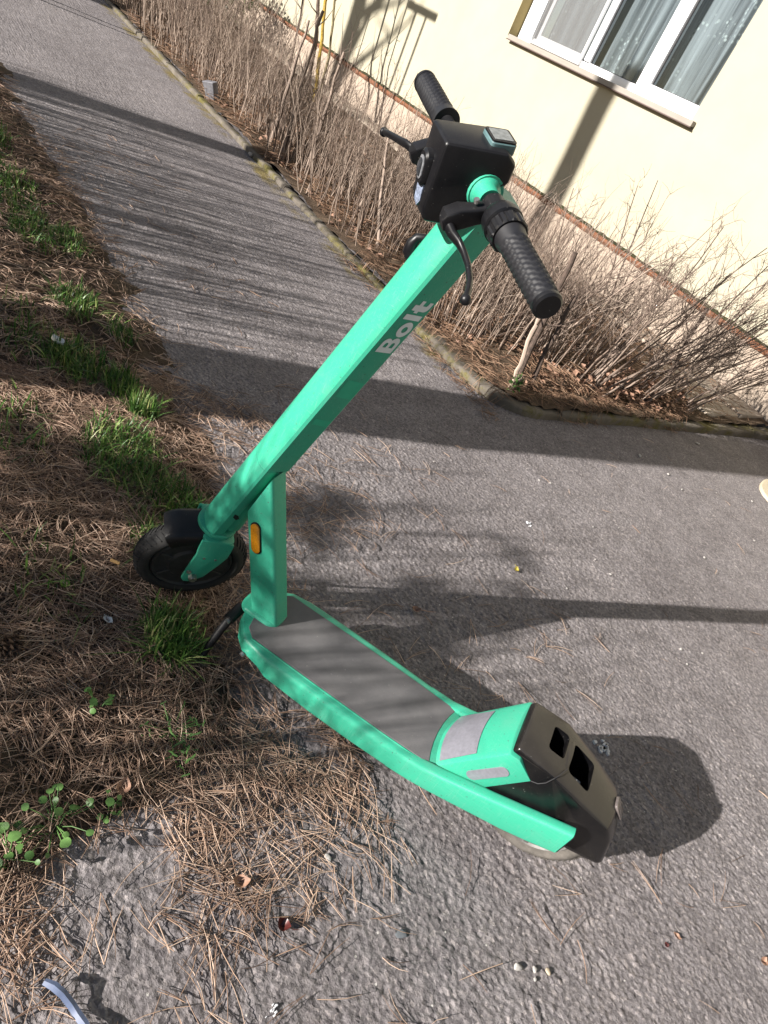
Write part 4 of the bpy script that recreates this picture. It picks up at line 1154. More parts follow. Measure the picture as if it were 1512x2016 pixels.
# stem: faceted beam, rounded front and two flat rear flanks
def stem_c(z_): return -.0135 - .071 * (z_ - .35)
_sh = [(.033, 0), (.0325, .010), (.031, .020), (.027, .029), (.022, .035), (.0165, .0380), (.0120, .0375)]
SEC = _sh + [(-.0300, .0240), (-.0335, .0205), (-.0335, -.0205), (-.0300, -.0240)] + [(a_, -b_) for a_, b_ in _sh[:0:-1]]
sm = MB()
up_ = [(z_, 1.0) for z_ in (.362, .45, .55, .65, .75, .85, .90, .95, .985)]
sm.loft([[(stem_c(z_) + a * s_, b_ * s_, z_) for a, b_ in SEC] for z_, s_ in up_])
lowsec = _sh + [(-.0060, .0320), (-.0060, -.0320)] + [(a_, -b_) for a_, b_ in _sh[:0:-1]]
sm.loft([[(stem_c(z_) + a * s_ + o_, b_ * s_, z_) for a, b_ in lowsec] for z_, s_, o_ in ((.1425, 1.0, 0), (.17, 1.0, 0), (.24, 1.0, 0), (.3615, 1.0, 0))])
stem = sm.build('stem', MAT['paint'], scooter, T=KT, angle=16)
# printed name on the left rear flank
def flank(u, v, off_=.0008, sg=1):
    """u along the stem (k z), v across the flank, 0 at the back edge .. 1 at the ridge"""
    a = -.0300 + .0420 * v; b_ = .0240 + .0135 * v
    return Vector((stem_c(u) + a - .306 * off_, sg * (b_ + .952 * off_), u))
def glyph_mesh(loops, name, mat, parent, T):
    cu = bpy.data.curves.new(name, 'CURVE'); cu.dimensions = '2D'; cu.fill_mode = 'BOTH'
    for lp in loops:
        spn = cu.splines.new('POLY'); spn.points.add(len(lp) - 1); spn.use_cyclic_u = True
        for p_, q_ in zip(spn.points, lp): p_.co = (q_[0], q_[1], 0, 1)
    ob = bpy.data.objects.new(name, cu); COL.objects.link(ob)
    bpy.context.view_layer.update()
    me = bpy.data.meshes.new_from_object(ob.evaluated_get(bpy.context.evaluated_depsgraph_get()))
    bpy.data.objects.remove(ob, do_unlink=True)
    for v in me.vertices: v.co = T(v.co)
    me.materials.clear(); me.update()
    return link(name, me, mat, parent, False)
def arc(cx, cy, rx, ry, a0, a1, n=14): return [(cx + rx * math.cos(rad(a0 + (a1 - a0) * k / n)), cy + ry * math.sin(rad(a0 + (a1 - a0) * k / n))) for k in range(n + 1)]
G_B = [[(0, 0), (.48, 0)] + arc(.48, .29, .30, .29, -90, 70) + arc(.46, .74, .26, .26, -50, 90) + [(0, 1)], [(.26, .20), (.26, .41)] + [(.42, .41)] + arc(.43, .305, .105, .105, 90, -90), [(.26, .60), (.26, .80), (.40, .80)] + arc(.41, .70, .10, .10, 90, -90) + [(.40, .60)]]
G_o = [arc(1.22, .37, .38, .38, 0, 352, 26), arc(1.22, .37, .15, .15, 0, 352, 18)]
G_l = [[(1.70, 0), (1.95, 0), (1.95, 1.02), (1.70, 1.02)]]
G_t = [[(2.14, .22)] + arc(2.36, .22, .22, .22, 180, 270) + [(2.60, 0), (2.60, .22), (2.46, .22), (2.40, .27), (2.40, .50), (2.62, .50), (2.62, .72), (2.40, .72), (2.40, .95), (2.14, .95), (2.14, .72), (2.04, .72), (2.04, .50), (2.14, .50)]]
def logo_T(co): return KT(flank(.692 + co.x * .0430, .10 + co.y * .80))
for lp in (G_B, G_o, G_l, G_t): glyph_mesh(lp, 'logo_letter', MAT['logo'], stem, logo_T)
for (u0, u1) in ((.575, .617), (.50, .515)):
    st_ = MB(); st_.add([tuple(flank(u0, .06, .0005)), tuple(flank(u1, .06, .0005)), tuple(flank(u1 + .006, .96, .0005)), tuple(flank(u0 + .006, .96, .0005))], [(0, 1, 2, 3)])
    st_.build('tinted_stripe', MAT['darkprint'], stem, T=KT, smooth=False)

nick = MB(); nick.add([tuple(flank(u_, v_, .0006)) for u_, v_ in ((.1960, .55), (.2000, .42), (.2120, .62), (.2200, .90), (.2080, .86))], [(0, 1, 2, 3, 4)])
nick.build('paint_chip', MAT['tyre'], stem, T=KT, smooth=False)
# fork: collar ring, crown and two flat blades
fk = MB()
fk.tube([(.003, 0, .1325), (.003, 0, .143)], .0425, 28)
fk.loft([[(x_, y_, .1245) for x_, y_ in rrect(0, 0, .034, .050, .014, 4)], [(x_, y_, .1335) for x_, y_ in rrect(0, 0, .034, .050, .014, 4)]])
leg = [(.037, .131), (.034, .100), (.030, .080), (.030, .030), (.028, -.015), (.020, -.025), (.008, -.024), (-.004, -.012), (-.016, .001), (-.030, .050), (-.038, .084), (-.036, .110), (-.033, .131)]
for sg in (1, -1): fk.prism(leg, 1, sg * .0435, sg * .0505)
fork = fk.build('fork', MAT['paint'], scooter, T=KT, bevel=.0016, seg=2)
for sg in (1, -1):
    for (x_, z_, r_, y1, n_s, nm_) in ((.008, 0, .0095, .060, 6, 'axle_nut'), (.022, .016, .005, .054, 10, 'bolt'), (.010, .072, .003, .0515, 8, 'bolt'), (-.016, .072, .003, .0515, 8, 'bolt')):
        nt_ = MB(); nt_.tube([(x_, sg * .050, z_), (x_, sg * y1, z_)], r_, n_s); nt_.build(nm_, MAT['steel'], fork, T=KT)
ff = MB(); rings = []
for k in range(13):
    a = rad(46 + 34 * k / 12); dr = .002 * math.sin(k * .5)
    ro, ri = .139 + dr, .133 + dr
    sec = [(ri - .030, .0400), (ro - .012, .0400), (ro - .004, .035), (ro, .026), (ro, -.026), (ro - .004, -.035), (ro - .012, -.0400), (ri - .030, -.0400), (ri - .030, -.0370), (ri - .012, -.0370), (ri, -.025), (ri, .025), (ri - .012, .0370), (ri - .030, .0370)]
    rings.append([(.008 + r * math.cos(a), y_, r * math.sin(a)) for r, y_ in sec])
ff.loft(rings); ff.build('front_fender', MAT['black'], scooter, T=KT, angle=40)

# control box on top of the stem
hb = MB()
hp = [(.0690, 1.0100, .0335), (-.0140, 1.0400, .0385), (-.0330, 1.0330, .0395), (-.0400, 1.0100, .0395), (-.0330, .9850, .0395), (-.0120, .9560, .0390), (-.0030, .9300, .0380), (.0060, .9180, .0360), (.0300, .9080, .0300), (.0420, .9240, .0300)]
n_ = len(hp)
hb.add([(a, h, z_) for a, z_, h in hp] + [(a, -h, z_) for a, z_, h in hp], [(i, (i + 1) % n_, n_ + (i + 1) % n_, n_ + i) for i in range(n_)] + [tuple(range(n_ - 1, -1, -1)), tuple(range(n_, 2 * n_))])
box = hb.build('control_box', MAT['black'], scooter, T=KT, bevel=.0060, seg=3, angle=25)
fn_ = Vector((.93, 0, -.37)); fd_ = Vector((-.37, 0, -.93))           # front face: outward normal and downward direction
def face(p, u, v, o): return p + Vector((0, 1, 0)) * u + fd_ * v + fn_ * o
c0 = Vector((.0555, 0, .9670)); hl = MB()
hl.loft([[tuple(face(c0, x_, y_, o_)) for x_, y_ in rrect(0, .004, .0135 * s_, .0235 * s_, .011 * s_, 5)] for o_, s_ in ((-.006, 1), (.006, 1), (.009, .85))])
hlo = hl.build('headlight', MAT['black'], box, T=KT, angle=40)
ln_ = MB(); ln_.loft([[tuple(face(c0, x_, y_, o_)) for x_, y_ in rrect(0, .004, .0085 * s_, .0150 * s_, .0075 * s_, 5)] for o_, s_ in ((.008, 1), (.0100, 1), (.0105, .9))])
lno = ln_.build('headlight_ring', MAT['lens'], hlo, T=KT, angle=60)
ln2 = MB(); ln2.loft([[tuple(face(c0, x_, y_, o_)) for x_, y_ in rrect(0, .004, .0058 * s_, .0115 * s_, .005 * s_, 5)] for o_, s_ in ((.010, 1), (.0118, 1), (.0135, .6))])
ln2.build('headlight_lens', MAT['darkglass'], hlo, T=KT, angle=60)
sk = MB(); c1 = Vector((.0415, 0, .9300)); sk.loft([[tuple(face(c1, x_, y_, o_)) for x_, y_ in ((-.012, -.016), (.012, -.018), (.013, .004), (.004, .015), (-.010, .012))] for o_ in (-.001, .0032)])
sk.build('sticker', MAT['label'], box, T=KT, smooth=False)
tn = Vector((.34, 0, .94)); td = Vector((.94, 0, -.34)); tc_ = Vector((-.0100, .004, 1.0375))
def topf(u, v, o): return tc_ + td * u + Vector((0, 1, 0)) * v + tn * o
ti = MB(); ti.loft([[tuple(topf(x_, y_, o_)) for x_, y_ in rrect(0, 0, .0185, .0205, .005, 3)] for o_ in (-.008, .0060)])
tio = ti.build('code_plate', MAT['tealrim'], box, T=KT, bevel=.0012, seg=1)
t2 = MB(); t2.loft([[tuple(topf(x_, y_, o_)) for x_, y_ in rrect(0, 0, .0172, .0192, .004, 3)] for o_ in (.0059, .0085)]); t2o = t2.build('plate_face', MAT['black'], tio, T=KT)
t3 = MB(); t3.loft([[tuple(topf(x_, y_, o_)) for x_, y_ in rrect(0, 0, .0135, .0150, .002, 2)] for o_ in (.0080, .0092)]); t3.build('plate_panel', MAT['tile'], tio, T=KT)

# handlebar and what sits on it
BX_, BZ_ = -.013, .987
bar = MB(); bar.tube([(BX_, -.280, BZ_), (BX_, -.05, BZ_), (BX_, .05, BZ_), (BX_, .280, BZ_)], .0105, 18); bar.build('handlebar', MAT['black'], scooter, T=KT)
for sg in (1, -1):
    cn = MB()
    cn.tube([(BX_ - .006, sg * .012, BZ_ - .004), (BX_ - .006, sg * .040, BZ_ - .003)], [.028, .025], 22); cn.tube([(BX_ - .003, sg * .041, BZ_ - .002), (BX_, sg * .052, BZ_), (BX_, sg * .066, BZ_)], [.0215, .0155, .0145], 22)
    cn.build('bar_collar', MAT['paint'], scooter, T=KT)
for sg in (1, -1):
    g = MB()
    def rg_(y_): return .0166 + .0035 * max(0, 1 - (y_ - .152) / .035) ** 1.6 + .0008 * math.sin((y_ - .15) * 22)
    yy = np.linspace(.150, .280, 53); nn = 36; rings = []
    for i, y_ in enumerate(yy):
        ring = []
        for k in range(nn):
            a = 2 * math.pi * k / nn
            kn = .0011 * (1 if ((k // 2 + i // 2) % 2 == 0) else -.6) if .168 < y_ < .277 else 0
            r_ = rg_(y_) + kn
            ring.append((BX_ + r_ * math.cos(a), sg * y_, BZ_ + r_ * math.sin(a)))
        rings.append(ring)
    g.loft(rings); go = g.build('grip', MAT['grip'], scooter, T=KT, angle=80)
    ec = MB(); rings = []
    for y_, r_ in ((.279, .0176), (.2815, .0182), (.285, .0178), (.2875, .0150)):
        rings.append([(BX_ + r_ * math.cos(2 * math.pi * k / 28), sg * y_, BZ_ + r_ * math.sin(2 * math.pi * k / 28)) for k in range(28)])
    ec.loft(rings); ec.build('end_cap', MAT['black'], go, T=KT, angle=40)
    # twist ring beside the grip
    if sg > 0:
        cup = MB(); rings = []
        for y_, r_ in ((.096, .016), (.101, .0205), (.106, .0240), (.116, .0262), (.1255, .0262), (.1275, .0235)):
            rings.append([(BX_ + r_ * math.cos(2 * math.pi * k / 36), y_, BZ_ + r_ * math.sin(2 * math.pi * k / 36)) for k in range(36)])
        cup.loft(rings); co_ = cup.build('twist_bell', MAT['black'], scooter, T=KT, angle=30)
        rbg = MB(); rings = []
        for y_, s_ in ((.1275, 0), (.130, 1), (.147, 1), (.1495, 0)):
            rings.append([(BX_ + (.0228 + (.0020 * s_ if k % 6 < 3 else 0)) * math.cos(2 * math.pi * k / 72), y_, BZ_ + (.0228 + (.0020 * s_ if k % 6 < 3 else 0)) * math.sin(2 * math.pi * k / 72)) for k in range(72)])
        rbg.loft(rings); rbg.build('ribbed_ring', MAT['black'], co_, T=KT, angle=25)
    # brake lever: clamp, body and blade
    lb = MB()
    lb.tube([(BX_, sg * .076, BZ_), (BX_, sg * .096, BZ_)], .0165, 20)
    a0 = Vector((BX_ + .004, sg * .086, BZ_ - .006)); a1 = Vector((.022, sg * .083, .958)); a2 = Vector((.036, sg * .084, .945))
    rings = []
    for p_, w_, h_ in ((a0, .0110, .0120), (a0.lerp(a1, .5), .0110, .0115), (a1, .0125, .0140), (a2, .0125, .0130), (a2 + Vector((.004, sg * .002, -.006)), .0080, .0080)):
        d_ = Vector((.72, 0, -.69)); n1 = Vector((0, 1, 0)); n2 = d_.cross(n1)
        rings.append([tuple(p_ + n1 * x_ + n2 * y_) for x_, y_ in rrect(0, 0, w_, h_, .004, 3)])
    lb.loft(rings)
    lbo = lb.build('brake_lever', MAT['black'], scooter, T=KT, angle=40)
    sc2 = MB(); sc2.tube([(.0150, sg * .0860, .9830), (.0185, sg * .0865, .9870)], .0038, 10); sc2.build('clamp_screw', MAT['steel'], lbo, T=KT)
    bl = MB(); pts = [(.032, .088, .943), (.0255, .100, .9385), (.0165, .112, .9370), (.0115, .128, .9343), (.0110, .152, .9315), (.0140, .178, .9265), (.0200, .196, .9225), (.0250, .206, .9205), (.0270, .211, .9195)] if sg > 0 else [(.026, .088, .943), (.0225, .100, .9360), (.0310, .112, .9410), (.0350, .126, .9385), (.0362, .145, .9325), (.0370, .165, .9268), (.0380, .188, .9200), (.0370, .203, .9150), (.0355, .211, .9125)]
    rings = []
    for i, (x_, y_, z_) in enumerate(pts):
        w_ = (.0105, .0095, .0082, .0072, .0066, .0062, .0058, .0056, .0056)[i]; h_ = (.0075, .0065, .0052, .0046, .0044, .0042, .0042, .0044, .0046)[i]
        q0 = Vector(pts[max(i - 1, 0)]); q1 = Vector(pts[min(i + 1, len(pts) - 1)]); t_ = (q1 - q0).normalized(); n1 = Vector((-.69, 0, -.72)); n1 = (n1 - t_ * n1.dot(t_)).normalized(); n2 = t_.cross(n1)
        rings.append([(v_.x, sg * v_.y, v_.z) for v_ in (Vector((x_, y_, z_)) + n1 * (w_ * math.cos(a)) + n2 * (h_ * math.sin(a)) for a in np.linspace(0, 2 * math.pi, 15)[:-1])])
    bl.loft(rings)
    bb = Vector((.0280, .2135, .9190)) if sg > 0 else Vector((.0350, .2135, .9115)); rr_ = .0072
    bl.loft([[(bb.x + rr_ * math.sin(th) * math.cos(a), sg * (bb.y + rr_ * math.sin(th) * math.sin(a)), bb.z + rr_ * math.cos(th)) for a in np.linspace(0, 2 * math.pi, 15)[:-1]] for th in np.linspace(.15, math.pi - .15, 8)])
    bl.build('lever_blade', MAT['black'], lbo, T=KT, angle=60)
# bag hook on the front right of the stem
hk = MB()
hk.tube([(-.052, -.026, .862), (-.034, -.038, .865), (-.022, -.043, .856), (-.020, -.044, .845), (-.024, -.043, .833), (-.036, -.038, .824), (-.052, -.028, .826)], [.0065, .0065, .0075, .0095, .0120, .0125, .0100], 12)
hk.build('bag_hook', MAT['black'], scooter, T=KT)
# kickstand
ks = MB()
ks.tube([(.846, .018, .103), (.849, .058, .092)], .0130, 14); ks.tube([(.849, .046, .096), (.853, .070, .062), (.857, .092, .022), (.859, .104, .003)], [.0105, .0092, .0085, .0095], 12)
kso = ks.build('kickstand', MAT['black'], scooter)
kb = MB(); kb.tube([(.848, .058, .090), (.8485, .064, .0885)], .006, 8); kb.build('bolt', MAT['steel'], kso)
kb = MB(); kb.tube([(.775, .0985, .080), (.776, .104, .078)], .0055, 10); kb.build('bolt', MAT['steel'], deck_o)

# ------------------------------------------------------------------ small things lying about
def blob(name, label, cat, x, y, z, s, mat, flat=.6, seed=0, group=None):
    rg = random.Random(seed); bm = bmesh.new(); bmesh.ops.create_icosphere(bm, subdivisions=2, radius=1)
    for v in bm.verts:
        k = 1 + .25 * math.sin(v.co.x * 3.1 + seed) * math.cos(v.co.y * 2.7 + seed * 2) + rg.uniform(-.08, .08); v.co = Vector((v.co.x * s[0] * k, v.co.y * s[1] * k, v.co.z * min(s) * flat * k))
    me = bpy.data.meshes.new(name); bm.to_mesh(me); bm.free()
    o = link(name, me, mat); o.location = (x, y, z + min(s) * flat * .5); o.rotation_euler = (rg.uniform(-.2, .2), rg.uniform(-.2, .2), rg.uniform(0, 6.28))
    return tag(o, label, cat, group)
blob('pebble', 'largest white pebble on the asphalt at the bottom edge, right of centre', 'pebble', -.029, .909, 0, (.0085, .0065), MAT['whitestone'], .7, 1)
blob('pebble', 'small white pebble just right of the largest white one', 'pebble', -.012, .941, 0, (.005, .0045), MAT['whitestone'], .7, 2)
blob('pebble', 'tan pebble in the row by the largest white one', 'pebble', .002, .966, 0, (.0065, .005), MAT['tanstone'], .6, 3)
blob('pebble', 'blue-grey flat stone set in the asphalt below the deck', 'stone', -.165, .720, -.001, (.011, .008), MAT['darkstone'], .35, 4)
blob('pebble', 'white crumb on the asphalt left of the maroon leaf', 'crumb', -.318, .518, .001, (.008, .006), MAT['whitestone'], .6, 5)
blob('pebble', 'white crumb between needles and deck', 'crumb', -.330, .647, .001, (.0085, .0055), MAT['whitestone'], .5, 6)
blob('pebble', 'long white chip in the shadow by the far kerb', 'chip', -1.69, 3.90, 0, (.022, .009), MAT['whitestone'], .5, 7)
blob('pebble', 'small white chip at the edge of the wide tree shadow', 'chip', -1.56, 3.142, 0, (.012, .008), MAT['whitestone'], .5, 8)
blob('pebble', 'white pebble on the mossy kerb edge where the narrow shadow crosses', 'pebble', -5.02, 2.29, .01, (.022, .016), MAT['whitestone'], .8, 9)
blob('pebble', 'white grain in the shadow beside the deck edge', 'pebble', -.724, .945, 0, (.005, .004), MAT['whitestone'], .7, 10)
blob('stone', 'grey lump of stone among the needles under the weeds', 'stone', -.615, .35, .012, (.020, .014), MAT['tanstone'], .5, 11)
for i in range(40):
    x_, y_ = random.uniform(-1.6, .35), random.uniform(.7, 3.8)
    if float(verge_edge(np.array([x_]))[0]) > y_ - .1: continue
    s_ = random.uniform(.0016, .0042) * (1 + .3 * (y_ - 1))
    blob('pebble', 'tiny pale grit grain loose on the asphalt', 'pebble', x_, y_, .0, (s_, s_ * random.uniform(.6, 1)), MAT['whitestone'], .7, 20 + i, 'pale grit grains on the path')

def leaf(name, label, x, y, z, L_, W_, rz, mat, curl=.25, stalk=0, roll=0.0):
    V = []; F = []; n = 8
    for i in range(n + 1):
        t = i / n; w = W_ * math.sin(math.pi * min(1, t * .97 + .015)) ** .8
        zc = curl * L_ * (4 * (t - .5) ** 2)
        for j, q_ in enumerate((-1, -.5, 0, .5, 1)):
            V.append((L_ * (t - .5), q_ * w, zc + abs(q_) ** 1.5 * W_ * .5 + .0015 * math.sin(9 * t + 3 * q_)))
    for i in range(n):
        for j in range(4): a = i * 5 + j; F.append((a, a + 1, a + 6, a + 5))
    me = bpy.data.meshes.new(name); me.from_pydata(V, [], F); me.update()
    o = link(name, me, mat); o.location = (x, y, z); o.rotation_euler = (roll, 0, rz); tag(o, label, 'leaf')
    if stalk:
        mb = MB(); mb.tube([(L_ * .48, 0, curl * L_ * .9), (L_ * .5 + stalk * .5, .004, curl * L_ * .6), (L_ * .5 + stalk, .010, .004)], [.0009, .0008, .0006], 6); mb.build('stalk', mat, o)
    return o
leaf('fallen_leaf', 'curled tan leaf with a long stalk lying in the shadow by the deck', -.842, 1.184, .004, .026, .011, 1.1, MAT['leafbrown'], .3, .05)
leaf('fallen_leaf', 'small yellow leaf on the sunlit asphalt beyond the deck', -.935, 1.674, .003, .024, .008, 2.3, MAT['leafyellow'], .25, .01)
leaf('fallen_leaf', 'maroon curled leaf near the bottom edge of the path', -.257, .520, .004, .024, .011, .6, MAT['leafred'], .45, .016)
leaf('fallen_leaf', 'pinkish brown leaf scrap among the needles above the small weed', -.787, .323, .026, .030, .013, .9, MAT['leafbrown'], .1, 0)
leaf('fallen_leaf', 'single fresh green leaf lying on the needles at the left', -1.036, .321, .03, .022, .011, 2.2, MAT['leafgreen'], .1, 0)
leaf('fallen_leaf', 'pale dead leaf lying on the broad sunlit grass tuft', -1.99, .47, .06, .05, .018, .4, MAT['paper'], .1, 0)
leaf('fallen_leaf', 'pale beige leaf on the asphalt right of the scooter tail', .078, 1.308, .003, .018, .006, .3, MAT['leafbrown'], .2, 0)
leaf('fallen_leaf', 'tiny reddish leaf beside the pale beige one', .079, 1.268, .002, .011, .005, 1.3, MAT['leafred'], .2, 0)
leaf('fallen_leaf', 'brown leaf at the right frame edge near the bottom', .204, 1.488, .003, .022, .008, 1.9, MAT['leafbrown'], .25, 0)
leaf('fallen_leaf', 'dry brown leaf at the edge of the needle drift, bottom centre', -.345, .475, .008, .03, .011, 1.2, MAT['leafbrown'], .3, 0)
leaf('fallen_leaf', 'buff leaf lying in the needles left of the lower weed', -.560, .33, .022, .032, .012, 2.6, MAT['leafbrown'], .2, 0)
leaf('paper_scrap', 'torn white paper scrap on the needles left of the kickstand', -.928, .385, .028, .026, .008, .5, MAT['paper'], .1, 0)['category'] = 'paper'
mb = MB(); mb.tube([(-.011, 0, 0), (.011, 0, .001)], .0038, 12); o = mb.build('cigarette_butt', MAT['butt'], bevel=.0006, seg=1); o.location = (-1.091, .437, .03); o.rotation_euler = (0, .1, .9); tag(o, 'cigarette butt with orange filter lying on the needles left of the tyre', 'cigarette butt')
mb = MB(); rings = []
rp = [(-.318, .166), (-.306, .176), (-.292, .186), (-.276, .195), (-.262, .200), (-.246, .205), (-.226, .206), (-.20, .203)]
for i, (x_, y_) in enumerate(rp):
    w_ = .0055 * (.7 if i == 0 else 1); d_ = (Vector(rp[min(i + 1, 7)]) - Vector(rp[max(i - 1, 0)])).normalized()
    z_ = .012 + .006 * math.sin(i * 1.3)
    rings.append([(x_ - d_.y * w_, y_ + d_.x * w_, z_ + .004), (x_, y_, z_ + .0055), (x_ + d_.y * w_, y_ - d_.x * w_, z_ + .001), (x_ + d_.y * w_, y_ - d_.x * w_, z_), (x_, y_, z_ + .0045), (x_ - d_.y * w_, y_ + d_.x * w_, z_ + .003)])
mb.loft(rings); tag(mb.build('ribbon', MAT['ribbon']), 'crinkled blue-grey ribbon strip at the bottom left corner', 'ribbon')
cone = thing('pine_cone', 'open brown pine cone half sunk in the needles at the left edge', 'pine cone', (-.895, .20, .03))
cone.rotation_euler = (1.3, .2, .7)
mb = MB(); mb.tube([(0, 0, -.03), (0, 0, 0), (0, 0, .035)], [.008, .011, .003], 8); mb.build('core', MAT['cone'], cone)
for i in range(44):
    a = i * 2.39996; t = i / 43; r_ = .026 * math.sin(math.pi * (.18 + .78 * t)) ; z_ = -.026 + .058 * t
    mb = MB(); u_ = Vector((math.cos(a), math.sin(a), .35 + .4 * t)).normalized(); w_ = Vector((-math.sin(a), math.cos(a), 0)); c_ = Vector((0, 0, z_)); n1 = u_.cross(w_)
    mb.add([tuple(c_ + w_ * .002), tuple(c_ - w_ * .002), tuple(c_ + u_ * r_ - w_ * .007), tuple(c_ + u_ * (r_ + .004)), tuple(c_ + u_ * r_ + w_ * .007), tuple(c_ + u_ * r_ + n1 * .003)], [(0, 1, 2, 5), (0, 5, 4), (5, 2, 3), (5, 3, 4), (1, 0, 4, 3, 2)])
    mb.build('scale', MAT['cone'], cone, smooth=False)
# bird droppings and chalky splashes: thin irregular crusts
def splash(label, x, y, s, n, seed, mat):
    rg = random.Random(seed); mb = MB()
    for i in range(n):
        a = rg.uniform(0, 6.28); d_ = s * abs(rg.gauss(0, .5)); cx_, cy_ = x + d_ * math.cos(a) * .8, y + d_ * math.sin(a); r_ = s * rg.uniform(.03, .15)
        P = [(cx_ + r_ * (1 + .35 * rg.uniform(-1, 1)) * math.cos(6.283 * k / 9), cy_ + r_ * (1 + .35 * rg.uniform(-1, 1)) * math.sin(6.283 * k / 9)) for k in range(9)]
        zz = .0012
        mb.loft([[(p[0], p[1], -.004) for p in P], [(cx_ + (p[0] - cx_) * .8, cy_ + (p[1] - cy_) * .8, zz + .0012) for p in P]])
    tag(mb.build('dropping', mat), label, 'bird dropping')
splash('white bird dropping on the sunlit asphalt beyond the scooter', -1.145, 1.921, .024, 14, 3, MAT['droppings'])
splash('chalky white splash on the asphalt behind the rear fender', -.322, 1.492, .040, 26, 4, MAT['droppings'])
splash('small white spatter at the bottom edge', -.155, .462, .016, 9, 5, MAT['droppings'])
# crumpled grey packet wedged in the hedge foot
pk = MB(); pk.loft([[(x_, y_, z_) for x_, y_ in rrect(0, 0, .055 + .006 * k, .028, .006, 2)] for k, z_ in enumerate((0, .05, .10, .13))])
o = pk.build('packet', MAT['tin'], bevel=.003, seg=1); o.location = (-6.30, 2.43, .04); o.rotation_euler = (.35, -.25, .3); tag(o, 'crumpled grey packet wedged at the hedge foot on the kerb', 'litter')
# round concrete cover at the right edge
sb = MB(); rings = []
for z_, r_ in ((-.03, .30), (.006, .30), (.012, .292)):
    rings.append([(r_ * (1 + .02 * math.sin(5 * a)) * math.cos(a), r_ * (1 + .02 * math.sin(5 * a)) * math.sin(a), z_) for a in np.linspace(0, 2 * math.pi, 49)[:-1]])
sb.loft(rings); o = sb.build('concrete_cover', MAT['slab'], angle=30); o.location = (-1.055, 4.20, 0.0); tag(o, 'pale round-edged concrete cover set in the path at the right edge', 'cover')

# ------------------------------------------------------------------ trees and shrubs outside the frame that throw the shadows
def tree(name, label, base, lean, h, r, bark, crown=None, seed=0, limbs=10, first=.35, taper=.72):
    rg = random.Random(seed); o = thing(name, label, 'tree', base)
    P = [(lean[0] * h * t + rg.gauss(0, .02), lean[1] * h * t + rg.gauss(0, .02), h * t - .05) for t in np.linspace(0, 1, 14)]
    R_ = [r * (1.25 if i == 0 else 1) * (1 - taper * i / 13) for i in range(14)]
    mb = MB(); mb.tube(P, R_, 14)
    tips = []
    for i in range(limbs):
        t = first + (1 - first) * (i + rg.random()) / limbs * .98; j = min(int(t * 13), 12); p = Vector(P[j]); a = rg.uniform(0, 6.28); L_ = h * rg.uniform(.16, .34) * (1.25 - t)
        d_ = Vector((math.cos(a), math.sin(a), rg.uniform(.1, .6))); q_ = [p, p + d_ * L_ * .5 + Vector((0, 0, .05)), p + d_ * L_ + Vector((rg.gauss(0, .1), rg.gauss(0, .1), L_ * .12))]
        mb.tube([tuple(v) for v in q_], [R_[j] * .38, R_[j] * .25, R_[j] * .08], 7); tips += [q_[1], q_[2]]
        for m in range(3):
            s_ = q_[1].lerp(q_[2], rg.random()); e_ = s_ + Vector((rg.gauss(0, 1), rg.gauss(0, 1), rg.gauss(.2, .5))).normalized() * L_ * .35; mb.tube([tuple(s_), tuple(s_.lerp(e_, .5)), tuple(e_)], [R_[j] * .14, R_[j] * .10, R_[j] * .04], 5); tips.append(e_)
    mb.build('trunk', bark, o)
    if crown:
        n_cl, n_nd, L_, w_ = crown; nr = np.random.default_rng(seed); ps = []
        for tp in tips:
            for c in range(n_cl):
                c_ = np.array(tp) + nr.normal(0, .12, 3) * h * .1; dd = nr.normal(size=(n_nd, 3)); dd /= np.linalg.norm(dd, axis=1, keepdims=True); dd[:, 2] = np.abs(dd[:, 2]) * .6
                ps.append(np.stack([np.tile(c_, (n_nd, 1)), c_ + dd * L_ * .5, c_ + dd * L_ + np.array([0, 0, -.02])], 1))
        ps = np.concatenate(ps); link('crown', np_mesh('crown', *tubes_np(ps, np.tile(np.array([w_, w_, w_ * .4]), (len(ps), 1)), 3)), MAT['pine'], o, True, 0)
    return o
tree('tree', 'trunk outside the frame that throws the narrow shadow across the far path', (-5.70, -4.0, 0), (-.045, 0), 5.5, .145, MAT['bark'], None, 3, 0, .93, .12)
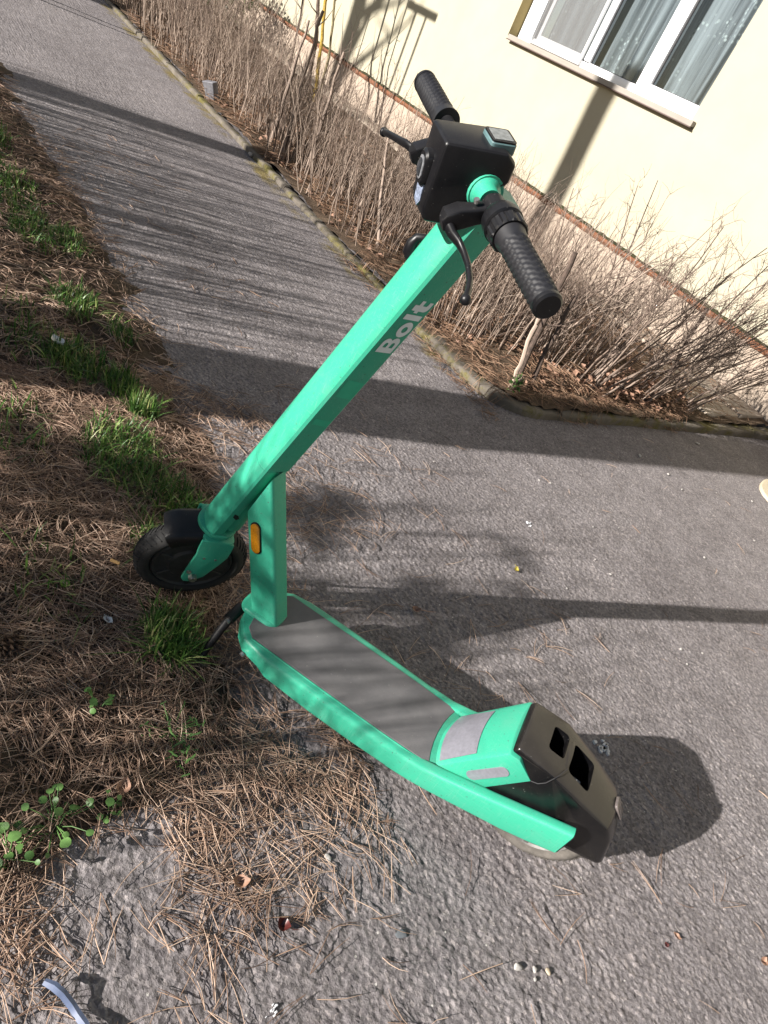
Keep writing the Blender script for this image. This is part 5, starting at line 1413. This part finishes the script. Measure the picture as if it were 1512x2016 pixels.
tree('tree', 'thick trunk outside the frame that throws the wide shadow across the path', (-2.27, -1.5, 0), (.0, 0), 6.5, .27, MAT['bark'], None, 4, 5, .85)
tree('pine_tree', 'young pine outside the frame that dapples the scooter and the verge', (-1.27, -2.25, 0), (.0, .0), 1.64, .022, MAT['bark'], (1, 20, .10, .0016), 15, 26, .46)
tree('pine_tree', 'small pine outside the frame that shades the left verge', (-1.62, -1.6, 0), (0, 0), 1.12, .025, MAT['bark'], (2, 18, .11, .0018), 6, 15, .55)
tree('tree', 'branching tree outside the frame that shades the far house wall', (-10.5, -6.0, 0), (-.02, .01), 9.0, .30, MAT['bark'], None, 9, 18, .38)
side = [shrub_mesh(16, (0.8, 1.7), 0.28, 0.08, 0.0095, 3, (0.15, 0.5), wig=.06, forks=1, seed=120 + i) for i in range(3)]
for i in range(22):
    shrub(side[i % 3], MAT['twigd'], (-5.5 + .135 * i + random.uniform(-.05, .05), -1.0 + random.uniform(-.35, .25), 0), random.uniform(0, 6.28), random.uniform(.85, 1.1), 'bare upright shrub outside the frame that streaks the path with shadow', 'bare shrubs left of the path')
shade_shrubs = [shrub_mesh(15, (0.55, 1.45), 0.20, 0.10, 0.0080, 8, (0.10, 0.35), wig=.08, forks=2, seed=140 + i) for i in range(2)]  # unseen stand-ins for pine branches, added to streak scooter and path with shade
for i, (px, py) in enumerate(((-1.50, -1.62), (-1.30, -1.75), (-1.12, -1.58), (-1.02, -1.8), (-1.40, -1.5), (-0.92, -1.62))):
    shrub(shade_shrubs[i % 2], MAT['twigd'], (px, py, 0), 1.3 * i, 1.0, 'added unseen twiggy shrub that streaks the scooter with shade', 'added shade shrubs near the scooter')
# carpet-beating frame whose shadow falls on the wall
cf = thing('carpet_frame', 'carpet-beating frame outside the view whose shadow falls on the wall', 'frame', (-8.55, 1.3, 0))
mb = MB()
for dx in (.10, .32): mb.tube([(dx, 0, 0), (dx, 0, 2.84)], .020, 10)
mb.build('post', MAT['bark'], cf)
mb = MB(); mb.box((-.12, -.03, 2.84), (.52, .03, 2.90)); mb.build('rail', MAT['bark'], cf)
